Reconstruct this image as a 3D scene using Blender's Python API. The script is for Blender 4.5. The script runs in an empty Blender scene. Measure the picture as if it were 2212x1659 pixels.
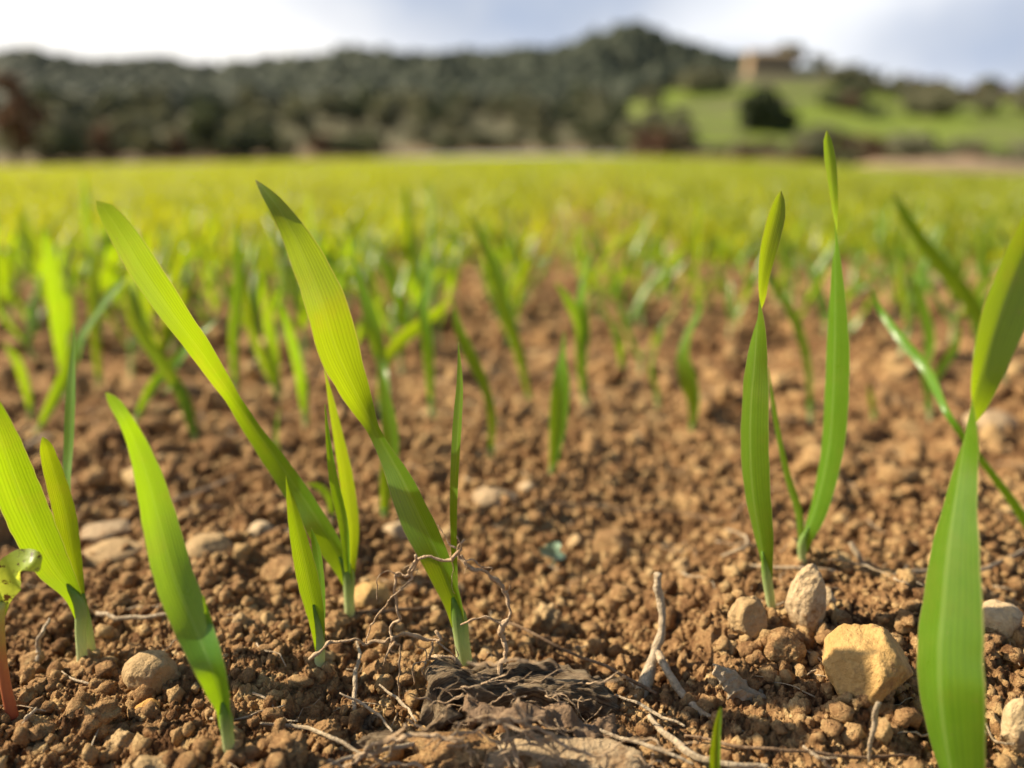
import bpy, math, random
import numpy as np
from mathutils import Vector, Matrix

random.seed(11)
rng = np.random.default_rng(11)
scn = bpy.context.scene
COL = scn.collection
R = math.radians

# ------------------------------------------------------------------ camera
FPX = 1700.0                      # focal length in pixels of a 2212 x 1659 view of the place
CX, CY, HOR = 1106.0, 829.5, 345.0
PITCH = math.atan((CY - HOR) / FPX)
CAMZ = 0.10
FW = np.array([0, math.cos(PITCH), -math.sin(PITCH)])
UP = np.array([0, math.sin(PITCH), math.cos(PITCH)])
RT = np.array([1.0, 0, 0])
CAM = np.array([0, 0, CAMZ])

def ray(u, v):
    return RT * (u - CX) / FPX + FW - UP * (v - CY) / FPX
def at(u, v, Y):                  # the point at forward distance Y seen in direction (u, v)
    d = ray(u, v)
    return CAM + d * (Y / d[1])
def gnd(u, v, z=0.0):             # where that direction meets the soil
    d = ray(u, v)
    return CAM + d * ((z - CAMZ) / d[2])
def px2m(p, w):
    return w / FPX * float(np.dot(p - CAM, FW))

cam_d = bpy.data.cameras.new('camera')
cam = bpy.data.objects.new('camera', cam_d)
COL.objects.link(cam)
cam.location = (0, 0, CAMZ)
cam.rotation_euler = (math.pi / 2 - PITCH, 0, 0)
cam_d.sensor_width = 36
cam_d.lens = FPX / 2212 * 36
cam_d.clip_start = 0.004
cam_d.clip_end = 5000
cam_d.dof.use_dof = True
cam_d.dof.focus_distance = 0.149
cam_d.dof.aperture_fstop = 7.2
scn.camera = cam

# ------------------------------------------------------------------ light and sky
SUN_AZ, SUN_EL = R(80), R(36)     # azimuth to the left of the view direction
sdir = Vector((-math.sin(SUN_AZ) * math.cos(SUN_EL), math.cos(SUN_AZ) * math.cos(SUN_EL), math.sin(SUN_EL)))
sd = bpy.data.lights.new('sun', 'SUN')
sd.energy = 5.0
sd.angle = R(0.6)
sd.color = (1.0, 0.87, 0.65)
so = bpy.data.objects.new('sun', sd)
COL.objects.link(so)
so.rotation_euler = sdir.to_track_quat('Z', 'Y').to_euler()

class NT:
    def __init__(s, tree):
        s.t = tree; s.n = tree.nodes; s.l = tree.links
    def node(s, typ, **kw):
        n = s.n.new(typ)
        for k, v in kw.items():
            if k == 'ins':
                for i, val in v.items():
                    if isinstance(val, bpy.types.NodeSocket): s.l.new(val, n.inputs[i])
                    else: n.inputs[i].default_value = val
            else: setattr(n, k, v)
        return n
    def math(s, op, a, b=0.0, clamp=False, c=None):
        ins = {0: a, 1: b}
        if c is not None: ins[2] = c
        return s.node('ShaderNodeMath', operation=op, use_clamp=clamp, ins=ins).outputs[0]
    def mix(s, f, a, b, blend='MIX'):
        n = s.node('ShaderNodeMix', data_type='RGBA', blend_type=blend)
        for i, val in ((0, f), (6, a), (7, b)):
            if isinstance(val, bpy.types.NodeSocket): s.l.new(val, n.inputs[i])
            else: n.inputs[i].default_value = val if not isinstance(val, tuple) else (*val[:3], 1)
        return n.outputs[2]
    def ss(s, x, a, b):           # smoothstep a..b -> 0..1
        n = s.node('ShaderNodeMapRange', interpolation_type='SMOOTHSTEP', ins={0: x, 1: a, 2: b})
        return n.outputs[0]
    def noise(s, vec, scale, detail=3, rough=0.5, out=0, dist=0.0):
        n = s.node('ShaderNodeTexNoise', ins={'Scale': scale, 'Detail': detail, 'Roughness': rough, 'Distortion': dist})
        if vec is not None: s.l.new(vec, n.inputs['Vector'])
        return n.outputs[out]

w = bpy.data.worlds.new('World'); scn.world = w; w.use_nodes = True
w.node_tree.nodes.clear()
W = NT(w.node_tree)
sky = W.node('ShaderNodeTexSky', sky_type='NISHITA', sun_disc=False, sun_elevation=SUN_EL, sun_rotation=2 * math.pi - SUN_AZ)
sky.air_density = 1.0; sky.dust_density = 1.5
skyc = W.mix(1.0, sky.outputs[0], (0.07, 0.07, 0.07), 'MULTIPLY')
tc = W.node('ShaderNodeTexCoord').outputs['Generated']
sep = W.node('ShaderNodeSeparateXYZ', ins={0: tc})
X, Y_, Z = sep.outputs
nz = W.math('SUBTRACT', W.noise(tc, 4.0, 5, 0.55), 0.5)
nz2 = W.math('SUBTRACT', W.noise(tc, 11.0, 4, 0.55), 0.5)
def blob(cx, cz, rx, rz, soft=0.9):
    a = W.math('POWER', W.math('ABSOLUTE', W.math('DIVIDE', W.math('SUBTRACT', X, cx), rx)), 2.0)
    b = W.math('POWER', W.math('ABSOLUTE', W.math('DIVIDE', W.math('SUBTRACT', Z, cz), rz)), 2.0)
    d = W.math('ADD', W.math('ADD', a, b), W.math('MULTIPLY', nz, 1.4))
    return W.math('SUBTRACT', 1.0, W.ss(d, 1.0 - soft, 1.0 + soft * 0.6))
m = W.math('MAXIMUM', blob(-0.02, 0.225, 0.27, 0.125), blob(0.56, 0.12, 0.20, 0.065))
m = W.math('MAXIMUM', m, W.math('MULTIPLY', blob(0.43, 0.19, 0.07, 0.03), 0.75))
m = W.math('MAXIMUM', m, W.math('MULTIPLY', blob(0.12, 0.11, 0.22, 0.03), 0.35))
m = W.math('ADD', m, W.math('MULTIPLY', nz2, 0.18), True)
white = W.mix(W.ss(X, -0.32, 0.12), (0.68, 0.66, 0.63), (0.53, 0.54, 0.56))
grey = W.mix(W.ss(nz2, -0.25, 0.25), (0.235, 0.28, 0.37), (0.31, 0.34, 0.40))
cloud = W.mix(m, white, grey)
cover = W.math('SUBTRACT', 1.0, W.ss(W.math('ADD', Z, W.math('MULTIPLY', nz, 0.35)), 0.20, 0.36))
front = W.ss(Y_, -0.5, 0.2)
cover = W.math('MULTIPLY', cover, W.math('ADD', W.math('MULTIPLY', front, 0.9), 0.1))
final = W.mix(cover, skyc, cloud)
bg = W.node('ShaderNodeBackground', ins={0: final, 1: 1.0})
wo = W.node('ShaderNodeOutputWorld', ins={0: bg.outputs[0]})

scn.view_settings.view_transform = 'Standard'
scn.view_settings.look = 'None'
scn.view_settings.exposure = 0.95
scn.view_settings.gamma = 1.0
scn.render.engine = 'CYCLES'
scn.cycles.max_bounces = 8
scn.cycles.transparent_max_bounces = 8
scn.cycles.use_denoising = True

# ------------------------------------------------------------------ numpy noise
def hash2(ix, iy, seed):
    h = (ix.astype(np.int64) * 374761393 + iy.astype(np.int64) * 668265263 + seed * 1442695041) & 0xFFFFFFFF
    h = ((h ^ (h >> 13)) * 1274126177) & 0xFFFFFFFF
    h = (h ^ (h >> 16)) & 0xFFFFFF
    return h / float(0xFFFFFF)
def vnoise(x, y, seed=0):
    ix = np.floor(x); iy = np.floor(y)
    fx = x - ix; fy = y - iy
    fx = fx * fx * (3 - 2 * fx); fy = fy * fy * (3 - 2 * fy)
    a = hash2(ix, iy, seed); b = hash2(ix + 1, iy, seed)
    c = hash2(ix, iy + 1, seed); d = hash2(ix + 1, iy + 1, seed)
    return (a * (1 - fx) + b * fx) * (1 - fy) + (c * (1 - fx) + d * fx) * fy - 0.5
def fbm(x, y, wl, octs=3, seed=0, gain=0.5):
    s = np.zeros_like(x); amp = 1.0
    c, sn = math.cos(0.6), math.sin(0.6)
    for k in range(octs):
        s += amp * vnoise(x / wl + 17.3 * k, y / wl - 9.1 * k, seed + k)
        x, y = c * x - sn * y, sn * x + c * y
        wl *= 0.5; amp *= gain
    return s
def vn3(p, seed=0):               # cheap 3-D noise from sines, for lumps of stone
    r = np.random.default_rng(seed)
    out = np.zeros(len(p))
    for k in range(10):
        d = r.normal(size=3); f = 1.2 * 1.35 ** k
        out += np.sin(p @ d * f + r.uniform(0, 6.28)) / (1.3 ** k)
    return out / 3.0

# ------------------------------------------------------------------ mesh helpers
def mesh_obj(name, verts, faces, mat, parent=None, loc=None, uv=None, tint=None, smooth=True):
    me = bpy.data.meshes.new(name)
    verts = np.asarray(verts, dtype=np.float32)
    base = np.zeros(3) if loc is None else np.asarray(loc, dtype=float)
    v = (verts - base).astype(np.float32)
    if isinstance(faces, np.ndarray):
        k = faces.shape[1]
        me.vertices.add(len(v)); me.vertices.foreach_set('co', v.ravel())
        me.loops.add(faces.size); me.loops.foreach_set('vertex_index', faces.astype(np.int32).ravel())
        me.polygons.add(len(faces))
        me.polygons.foreach_set('loop_start', np.arange(0, faces.size, k, dtype=np.int32))
        me.polygons.foreach_set('loop_total', np.full(len(faces), k, dtype=np.int32))
        me.update(calc_edges=True)
    else:
        me.from_pydata([tuple(map(float, p)) for p in v], [], faces)
        me.update()
    if uv is not None:
        idx = np.zeros(len(me.loops), dtype=np.int32); me.loops.foreach_get('vertex_index', idx)
        ul = me.uv_layers.new(name='UVMap')
        ul.data.foreach_set('uv', np.asarray(uv, dtype=np.float32)[idx].ravel())
    if tint is not None:
        a = me.attributes.new('tint', 'FLOAT', 'POINT')
        a.data.foreach_set('value', np.asarray(tint, dtype=np.float32))
    if smooth: me.polygons.foreach_set('use_smooth', np.ones(len(me.polygons), dtype=bool))
    if mat: me.materials.append(mat)
    o = bpy.data.objects.new(name, me)
    COL.objects.link(o)
    if parent is not None:
        o.parent = parent
    elif loc is not None:
        o.location = base
    return o
def tag(o, label=None, cat=None, group=None, kind=None):
    if label: o['label'] = label
    if cat: o['category'] = cat
    if group: o['group'] = group
    if kind: o['kind'] = kind
    return o
def empty(name, loc, label, cat, group=None):
    o = bpy.data.objects.new(name, None)
    o.empty_display_size = 0.01
    COL.objects.link(o); o.location = tuple(map(float, loc))
    return tag(o, label, cat, group)
def copy_tree(o, parent=None):
    c = o.copy(); COL.objects.link(c)
    if parent is not None: c.parent = parent
    for ch in [x for x in list(bpy.data.objects) if x.parent == o] if o.type == 'EMPTY' else []:
        copy_tree(ch, c)
    return c

class Buf:                        # gathers pieces of ONE mesh
    def __init__(s): s.v = []; s.f = []; s.uv = []; s.t = []; s.n = 0
    def add(s, v, f, uv=None, tint=0.5):
        v = np.asarray(v, dtype=float)
        s.v.append(v); s.f += [tuple(int(i) + s.n for i in q) for q in f]
        s.uv.append(np.zeros((len(v), 2)) if uv is None else np.asarray(uv))
        s.t.append(np.full(len(v), tint) if np.isscalar(tint) else tint)
        s.n += len(v)
    def build(s, name, mat, parent=None, loc=None, smooth=True):
        return mesh_obj(name, np.concatenate(s.v), s.f, mat, parent, loc, np.concatenate(s.uv), np.concatenate(s.t), smooth)

def catmull(P, n):                # P (k,m) -> (n,m), centripetal-ish uniform spline
    P = np.asarray(P, dtype=float); k = len(P)
    d = np.linalg.norm(np.diff(P[:, :3], axis=0), axis=1); d = np.maximum(d, 1e-9)
    t = np.concatenate([[0], np.cumsum(d)]); t /= t[-1]
    m = np.zeros_like(P)
    for i in range(k):
        if i == 0: m[i] = (P[1] - P[0]) / (t[1] - t[0])
        elif i == k - 1: m[i] = (P[-1] - P[-2]) / (t[-1] - t[-2])
        else:
            a = (P[i] - P[i - 1]) / (t[i] - t[i - 1]); b = (P[i + 1] - P[i]) / (t[i + 1] - t[i])
            wa = t[i + 1] - t[i]; wb = t[i] - t[i - 1]
            m[i] = (a * wa + b * wb) / (wa + wb)
    q = np.linspace(0, 1, n); out = np.zeros((n, P.shape[1]))
    for j, x in enumerate(q):
        i = min(max(np.searchsorted(t, x) - 1, 0), k - 2)
        h = t[i + 1] - t[i]; s = (x - t[i]) / h
        h00 = 2 * s**3 - 3 * s**2 + 1; h10 = s**3 - 2 * s**2 + s; h01 = -2 * s**3 + 3 * s**2; h11 = s**3 - s**2
        out[j] = h00 * P[i] + h10 * h * m[i] + h01 * P[i + 1] + h11 * h * m[i + 1]
    return out
def unit(v): return v / np.maximum(np.linalg.norm(v, axis=-1, keepdims=True), 1e-12)

def blade_geo(C, Wd, roll, ref, keel=0.35, ncross=9, wav=0.0, seed=0, curl=1.35):
    """C (n,3) centres base->tip, Wd (n) widths, roll (n) radians, ref (n,3) direction the flat side faces at roll 0."""
    n = len(C)
    T = unit(np.gradient(C, axis=0))
    S0 = unit(np.cross(T, ref))
    N0 = np.cross(S0, T)
    S = S0 * np.cos(roll)[:, None] + N0 * np.sin(roll)[:, None]
    N = np.cross(S, T)
    s = np.linspace(-1, 1, ncross)
    r = np.random.default_rng(seed)
    ph = r.uniform(0, 6.28, 4)
    tt = np.linspace(0, 1, n)
    V = np.zeros((n, ncross, 3)); uv = np.zeros((n, ncross, 2))
    if np.isscalar(keel): keel = np.full(n, keel)
    for j, sj in enumerate(s):
        k = keel * abs(sj) ** curl
        wv = wav * sj * (np.sin(tt * 17 + ph[0] + sj) + 0.6 * np.sin(tt * 31 + ph[1])) * 0.5
        edge = 1 + 0.012 * np.sin(tt * 60 + ph[2] + 3 * sj) + 0.010 * np.sin(tt * 97 + ph[3])
        lat = sj * np.sqrt(np.maximum(1 - (keel * 0.75) ** 2, 0.1)) * edge
        V[:, j] = C + S * (Wd / 2 * lat)[:, None] + N * (Wd / 2 * (k + wv))[:, None]
        uv[:, j, 0] = (sj + 1) / 2; uv[:, j, 1] = tt
    idx = np.arange(n * ncross).reshape(n, ncross)
    F = np.stack([idx[:-1, :-1], idx[:-1, 1:], idx[1:, 1:], idx[1:, :-1]], -1).reshape(-1, 4)
    return V.reshape(-1, 3), F, uv.reshape(-1, 2)

def tube_geo(C, rad, sides=10, flat=1.0, rough=0.0, seed=0):
    C = np.asarray(C, dtype=float); n = len(C)
    T = unit(np.gradient(C, axis=0))
    ref = np.array([0.21, -0.95, 0.12])
    A = unit(np.cross(T, ref)); B = np.cross(T, A)
    a = np.linspace(0, 2 * math.pi, sides, endpoint=False)
    rad = np.broadcast_to(rad, (n,)).astype(float)
    r = np.random.default_rng(seed)
    rr = rad[:, None] * (1 + rough * r.normal(size=(n, sides)))
    V = C[:, None] + A[:, None] * (np.cos(a)[None, :, None] * rr[..., None]) + B[:, None] * (np.sin(a)[None, :, None] * rr[..., None] * flat)
    V = V.reshape(-1, 3)
    F = []
    for i in range(n - 1):
        for j in range(sides):
            k = (j + 1) % sides
            F.append((i * sides + j, i * sides + k, (i + 1) * sides + k, (i + 1) * sides + j))
    V = np.concatenate([V, C[:1], C[-1:]])
    b, e = n * sides, n * sides + 1
    for j in range(sides):
        k = (j + 1) % sides
        F.append((k, j, b)); F.append(((n - 1) * sides + j, (n - 1) * sides + k, e))
    uv = np.zeros((len(V), 2))
    for i in range(n): uv[i * sides:(i + 1) * sides, 0] = np.arange(sides) / sides; uv[i * sides:(i + 1) * sides, 1] = i / (n - 1)
    uv[e] = (0.5, 1)
    return V, F, uv

import bmesh
_ico = {}
def ico(sub):
    if sub not in _ico:
        bm = bmesh.new(); bmesh.ops.create_icosphere(bm, subdivisions=sub, radius=1)
        bm.verts.ensure_lookup_table()
        _ico[sub] = (np.array([v.co[:] for v in bm.verts]), np.array([[v.index for v in f.verts] for f in bm.faces]))
        bm.free()
    return _ico[sub]
def rock_geo(c, rad, seed, sub=4, facets=9, lump=0.10, fine=0.03, rot=0.0, cut=0.72):
    v, f = ico(sub)
    r = np.random.default_rng(seed)
    p = v.copy()
    for k in range(facets):       # chop with random planes: broken, angular stone
        n = unit(r.normal(size=3)); d = r.uniform(cut, 0.95)
        q = p @ n; ex = np.maximum(q - d, 0)
        p = p - n * (ex * 0.92)[:, None]
    p = p * (1 + lump * vn3(v * 2.2, seed))[:, None]
    if fine: p = p * (1 + fine * vn3(v * 9, seed + 5) + 0.8 * fine * vn3(v * 21, seed + 6) + (0.5 * fine * r.normal(size=len(v)) if fine > .04 else 0))[:, None]
    p = p * np.asarray(rad)
    cz, sz = math.cos(rot), math.sin(rot)
    p = np.stack([p[:, 0] * cz - p[:, 1] * sz, p[:, 0] * sz + p[:, 1] * cz, p[:, 2]], 1)
    return p + np.asarray(c), f

# ------------------------------------------------------------------ materials
def new_mat(name):
    m = bpy.data.materials.new(name); m.use_nodes = True
    m.node_tree.nodes.clear()
    return m, NT(m.node_tree)
def finish(N, surf):
    N.node('ShaderNodeOutputMaterial', ins={0: surf})
def principled(N, col, rough, normal=None, spec=0.5, **kw):
    p = N.node('ShaderNodeBsdfPrincipled')
    for k, v in (('Base Color', col), ('Roughness', rough), ('Specular IOR Level', spec), *kw.items()):
        if isinstance(v, bpy.types.NodeSocket): N.l.new(v, p.inputs[k])
        else: p.inputs[k].default_value = (*v[:3], 1) if isinstance(v, tuple) else v
    if normal is not None: N.l.new(normal, p.inputs['Normal'])
    return p.outputs[0]
def bump(N, h, dist, strength=1.0, normal=None):
    n = N.node('ShaderNodeBump', ins={'Height': h, 'Distance': dist, 'Strength': strength})
    if normal is not None: N.l.new(normal, n.inputs['Normal'])
    return n.outputs[0]
def ramp(N, f, stops):
    n = N.node('ShaderNodeValToRGB', ins={0: f})
    e = n.color_ramp.elements
    while len(e) < len(stops): e.new(0.5)
    for el, (p, c) in zip(e, stops): el.position = p; el.color = (*c, 1)
    return n.outputs[0]

def leaf_material(name, dif_a, dif_b, tr, trans=0.5, use_rand=True, veins=13.0, tip_dry=True, rough=0.38):
    m, N = new_mat(name)
    uvn = N.node('ShaderNodeUVMap').outputs[0]
    sp = N.node('ShaderNodeSeparateXYZ', ins={0: uvn}); U, V = sp.outputs[0], sp.outputs[1]
    comb = N.node('ShaderNodeCombineXYZ', ins={0: N.math('MULTIPLY', U, 1.0), 1: N.math('MULTIPLY', V, 0.06), 2: 0.0}).outputs[0]
    ns = N.noise(comb, 46.0, 3, 0.6)
    wave = N.math('SINE', N.math('ADD', N.math('MULTIPLY', U, 6.283 * veins), N.math('MULTIPLY', ns, 5.0)))
    ve = N.math('ADD', N.math('MULTIPLY', wave, 0.10), N.math('MULTIPLY', ns, 1.0), True)
    geo = N.node('ShaderNodeNewGeometry')
    oi = N.node('ShaderNodeObjectInfo').outputs['Random']
    at_ = N.node('ShaderNodeAttribute', attribute_name='tint').outputs['Fac']
    blot = N.noise(N.node('ShaderNodeTexCoord').outputs['Object'], 260.0, 3, 0.6)
    mf = N.math('ADD', N.math('MULTIPLY', ve, 0.55), N.math('MULTIPLY', blot, 0.5), True)
    col = N.mix(mf, dif_a, dif_b)
    tcol = N.mix(ve, tuple(c * 0.55 for c in tr), tuple(min(c * 1.25, 0.95) for c in tr))
    # midrib paler, rim pale and slightly reddish
    d = N.math('ABSOLUTE', N.math('SUBTRACT', U, 0.5))
    mid = N.math('SUBTRACT', 1.0, N.ss(d, 0.015, 0.06))
    col = N.mix(N.math('MULTIPLY', mid, 0.35), col, (0.24, 0.36, 0.10))
    OB = N.node('ShaderNodeTexCoord').outputs['Object']
    fleck = N.math('MULTIPLY', N.ss(N.noise(OB, 1500.0, 2, 0.7), 0.70, 0.76), 0.7)
    col = N.mix(fleck, col, (0.36, 0.25, 0.13)); tcol = N.mix(fleck, tcol, (0.12, 0.08, 0.02))
    yel = N.math('MULTIPLY', N.ss(N.noise(OB, 90.0, 4, 0.65), 0.48, 0.72), 0.35)
    tcol = N.mix(yel, tcol, (0.50, 0.46, 0.02)); col = N.mix(N.math('MULTIPLY', yel, 0.6), col, (0.17, 0.22, 0.03))
    rim = N.ss(d, 0.465, 0.5)
    col = N.mix(N.math('MULTIPLY', rim, 0.6), col, (0.42, 0.34, 0.16))
    tcol = N.mix(N.math('MULTIPLY', rim, 0.5), tcol, (0.5, 0.38, 0.10))
    if tip_dry:
        tipm = N.ss(V, 0.982, 0.998)
        col = N.mix(N.math('MULTIPLY', tipm, 0.8), col, (0.30, 0.22, 0.08))
    # plants differ in hue
    k = oi if use_rand else at_
    hs = N.node('ShaderNodeHueSaturation', ins={'Hue': N.math('ADD', N.math('MULTIPLY', k, 0.03), 0.485), 'Saturation': 1.0,
                'Value': N.math('ADD', N.math('MULTIPLY', k, 0.35), 0.82), 'Color': col}).outputs[0]
    ht = N.node('ShaderNodeHueSaturation', ins={'Hue': N.math('ADD', N.math('MULTIPLY', k, 0.03), 0.485), 'Saturation': 1.0,
                'Value': N.math('ADD', N.math('MULTIPLY', k, 0.3), 0.85), 'Color': tcol}).outputs[0]
    nb = bump(N, N.math('ADD', N.math('MULTIPLY', wave, 0.18), N.math('MULTIPLY', ns, 0.9)), 0.00007, 0.6)
    nb = bump(N, N.noise(N.node('ShaderNodeTexCoord').outputs['Object'], 2200.0, 2, 0.5), 0.00003, 0.5, nb)
    a = principled(N, hs, N.math('ADD', N.math('MULTIPLY', blot, 0.2), rough - 0.08), nb, 0.6)
    t = N.node('ShaderNodeBsdfTranslucent', ins={0: ht, 1: nb}).outputs[0]
    finish(N, N.node('ShaderNodeMixShader', ins={0: trans, 1: a, 2: t}).outputs[0])
    return m
M = {}
M['leaf'] = leaf_material('cereal_leaf', (0.055, 0.155, 0.010), (0.11, 0.25, 0.022), (0.43, 0.60, 0.005), 0.46, rough=0.30)
M['leaf_far'] = leaf_material('cereal_leaf_far', (0.15, 0.21, 0.012), (0.23, 0.29, 0.025), (0.60, 0.63, 0.004), 0.49, use_rand=False, tip_dry=False)

def stem_material():
    m, N = new_mat('stem')
    uvn = N.node('ShaderNodeUVMap').outputs[0]
    V = N.node('ShaderNodeSeparateXYZ', ins={0: uvn}).outputs[1]
    ns = N.noise(N.node('ShaderNodeMapping', ins={0: uvn, 3: (14, 1.2, 1)}).outputs[0], 3.0, 3, 0.6)
    col = ramp(N, N.math('ADD', V, N.math('MULTIPLY', ns, 0.2)), [(0.0, (0.72, 0.66, 0.48)), (0.45, (0.62, 0.66, 0.34)), (1.0, (0.16, 0.30, 0.03))])
    nb = bump(N, ns, 0.0002, 0.7)
    a = principled(N, col, 0.42, nb, 0.5)
    t = N.node('ShaderNodeBsdfTranslucent', ins={0: N.mix(0.3, col, (0.55, 0.75, 0.05)), 1: nb}).outputs[0]
    finish(N, N.node('ShaderNodeMixShader', ins={0: 0.35, 1: a, 2: t}).outputs[0])
    return m
M['stem'] = stem_material()

SOIL_STOPS = [(0.0, (0.075, 0.034, 0.014)), (0.22, (0.20, 0.100, 0.043)), (0.48, (0.43, 0.248, 0.110)), (0.72, (0.66, 0.445, 0.205)), (1.0, (0.80, 0.64, 0.40))]
def soil_material(name, far=False):
    m, N = new_mat(name)
    P = N.node('ShaderNodeTexCoord').outputs['Object']
    t = N.node('ShaderNodeAttribute', attribute_name='tint').outputs['Fac']
    n1 = N.noise(P, 45, 4, 0.6); n2 = N.noise(P, 420, 5, 0.7); n3 = N.noise(P, 2600, 3, 0.7)
    f = N.math('ADD', N.math('MULTIPLY', t, 0.55), N.math('MULTIPLY', n1, 0.35))
    f = N.math('ADD', f, N.math('MULTIPLY', N.math('SUBTRACT', n2, 0.5), 0.9))
    f = N.math('ADD', f, N.math('MULTIPLY', N.math('SUBTRACT', n3, 0.5), 0.35), True)
    col = ramp(N, f, SOIL_STOPS)
    if far:                       # the crop closes over the soil further out
        pos = N.node('ShaderNodeSeparateXYZ', ins={0: N.node('ShaderNodeNewGeometry').outputs['Position']}).outputs[1]
        g = N.ss(N.math('ADD', pos, N.math('MULTIPLY', N.noise(P, 0.8, 4, 0.6), 2.0)), 2.0, 7.0)
        gc = N.mix(N.noise(P, 1.6, 5, 0.65), (0.22, 0.245, 0.018), (0.29, 0.29, 0.03))
        col = N.mix(N.math('MULTIPLY', g, 0.92), col, gc)
    h = N.math('ADD', N.math('MULTIPLY', n2, 0.8), N.math('MULTIPLY', n3, 0.7))
    h = N.math('ADD', h, N.math('MULTIPLY', N.noise(P, 1100, 4, 0.7), 0.8))
    nb = bump(N, h, 0.0013, 1.0)
    finish(N, principled(N, col, 0.92, nb, 0.15))
    return m
M['soil'] = soil_material('soil', True)
M['clod'] = soil_material('clod')

def stone_material(name, c1, c2, c3, scale=260, spec=0.25, rough=0.75, dirt=0.5):
    m, N = new_mat(name)
    P = N.node('ShaderNodeTexCoord').outputs['Object']
    a = N.noise(P, scale, 6, 0.65); b = N.noise(P, scale * 5, 4, 0.7); d = N.noise(P, scale * 0.6, 5, 0.7)
    col = N.mix(N.ss(a, 0.3, 0.7), c1, c2)
    col = N.mix(N.math('MULTIPLY', N.ss(b, 0.5, 0.75), 0.6), col, c3)
    col = N.mix(N.math('MULTIPLY', N.ss(d, 0.5, 0.68), dirt), col, (0.24, 0.135, 0.06))
    nb = bump(N, N.math('ADD', a, N.math('MULTIPLY', b, 0.5)), 0.0014, 0.9)
    finish(N, principled(N, col, rough, nb, spec))
    return m
M['yellow_stone'] = stone_material('yellow_stone', (0.42, 0.25, 0.085), (0.54, 0.345, 0.13), (0.28, 0.155, 0.06), scale=180, dirt=.95)
M['pale_stone'] = stone_material('pale_stone', (0.44, 0.31, 0.17), (0.58, 0.44, 0.27), (0.32, 0.20, 0.09), scale=200, dirt=0.9)
M['brown_stone'] = stone_material('brown_stone', (0.38, 0.25, 0.115), (0.50, 0.34, 0.17), (0.24, 0.15, 0.07))
M['grey_stone'] = stone_material('grey_stone', (0.38, 0.26, 0.145), (0.50, 0.37, 0.22), (0.28, 0.18, 0.09), dirt=0.9)
M['orange_stone'] = stone_material('orange_stone', (0.50, 0.25, 0.06), (0.60, 0.34, 0.10), (0.3, 0.15, 0.05))
M['dry_root'] = stone_material('dry_root', (0.47, 0.31, 0.17), (0.64, 0.47, 0.30), (0.26, 0.15, 0.07), scale=500, dirt=0.35)
M['straw'] = stone_material('straw', (0.42, 0.31, 0.19), (0.55, 0.44, 0.30), (0.24, 0.15, 0.08), scale=300, dirt=0.35, spec=0.35, rough=0.6)
M['dry_brown'] = stone_material('dry_brown', (0.16, 0.095, 0.05), (0.30, 0.20, 0.12), (0.09, 0.05, 0.03), scale=240, dirt=0.3)

def dead_material():
    m, N = new_mat('dead_leaf')
    uvn = N.node('ShaderNodeUVMap').outputs[0]
    st = N.noise(N.node('ShaderNodeMapping', ins={0: uvn, 3: (30, 5, 1)}).outputs[0], 1.0, 8, 0.78)
    P = N.node('ShaderNodeTexCoord').outputs['Object']
    a = N.noise(P, 330, 5, 0.7)
    col = ramp(N, N.math('ADD', N.math('MULTIPLY', st, 0.75), N.math('MULTIPLY', a, 0.3)), [(0.36, (0.045, 0.026, 0.014)), (0.46, (0.15, 0.095, 0.05)), (0.56, (0.40, 0.29, 0.175)), (0.70, (0.60, 0.48, 0.32))])
    nb = bump(N, N.math('ADD', st, N.math('MULTIPLY', a, 0.5)), 0.0022, 1.0)
    finish(N, principled(N, col, 0.75, nb, 0.25))
    return m
M['dead_leaf'] = dead_material()

# ------------------------------------------------------------------ the soil: a fan of cells that grow with distance
TH = R(57)
ths = np.linspace(-TH, TH, 1250)
def rows():
    r = [0.045]
    while r[-1] < 62:
        x = r[-1]
        k = 0.0026 if x < 0.10 else (0.00165 if x < 0.42 else (0.0030 if x < 0.9 else (0.007 if x < 3 else 0.03)))
        r.append(x * (1 + k))
    return np.array(r)
rs = rows()
RR, TT = np.meshgrid(rs, ths, indexing='ij')
GX = RR * np.sin(TT); GY = RR * np.cos(TT)
EU = np.array([-900, 0, 350, 700, 1000, 1300, 1500, 1750, 2000, 2212, 3000.0])
EV = np.array([-14, -12, -6, 4, 10, 12, 7, -4, -20, -32, -46.0])
def e_field(u): return np.interp(u, EU, EV)
def terrain(x, y):                # broad shape of the field
    u = CX + 1768 * x / np.maximum(y, 1e-3)
    u = np.clip(u, -900, 3000)
    return e_field(u) / 1768 * np.maximum(y - 2.5, 0) * np.clip((y - 2.5) / 6, 0, 1)
def relief(x, y):
    near = np.clip(1.2 - np.hypot(x, y) / 4, 0.15, 1)
    z = 0.008 * fbm(x, y, 0.07, 3, 3) * near + 0.0065 * fbm(x, y, 0.024, 2, 9) * near
    # a low mound under the right-hand pair, a hollow in the middle, as the photo shows
    z = z + 0.0045 * np.exp(-(((x - 0.078) / 0.03) ** 2 + ((y - 0.165) / 0.03) ** 2))
    z = z - 0.004 * np.exp(-(((x - 0.03) / 0.03) ** 2 + ((y - 0.18) / 0.04) ** 2))
    return z
H0 = relief(GX, GY)
H = H0 - 0.0025 * np.clip(1.3 - RR, 0, 1)
TINT = 0.42 + 0.25 * fbm(GX, GY, 0.015, 3, 21)
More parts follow.
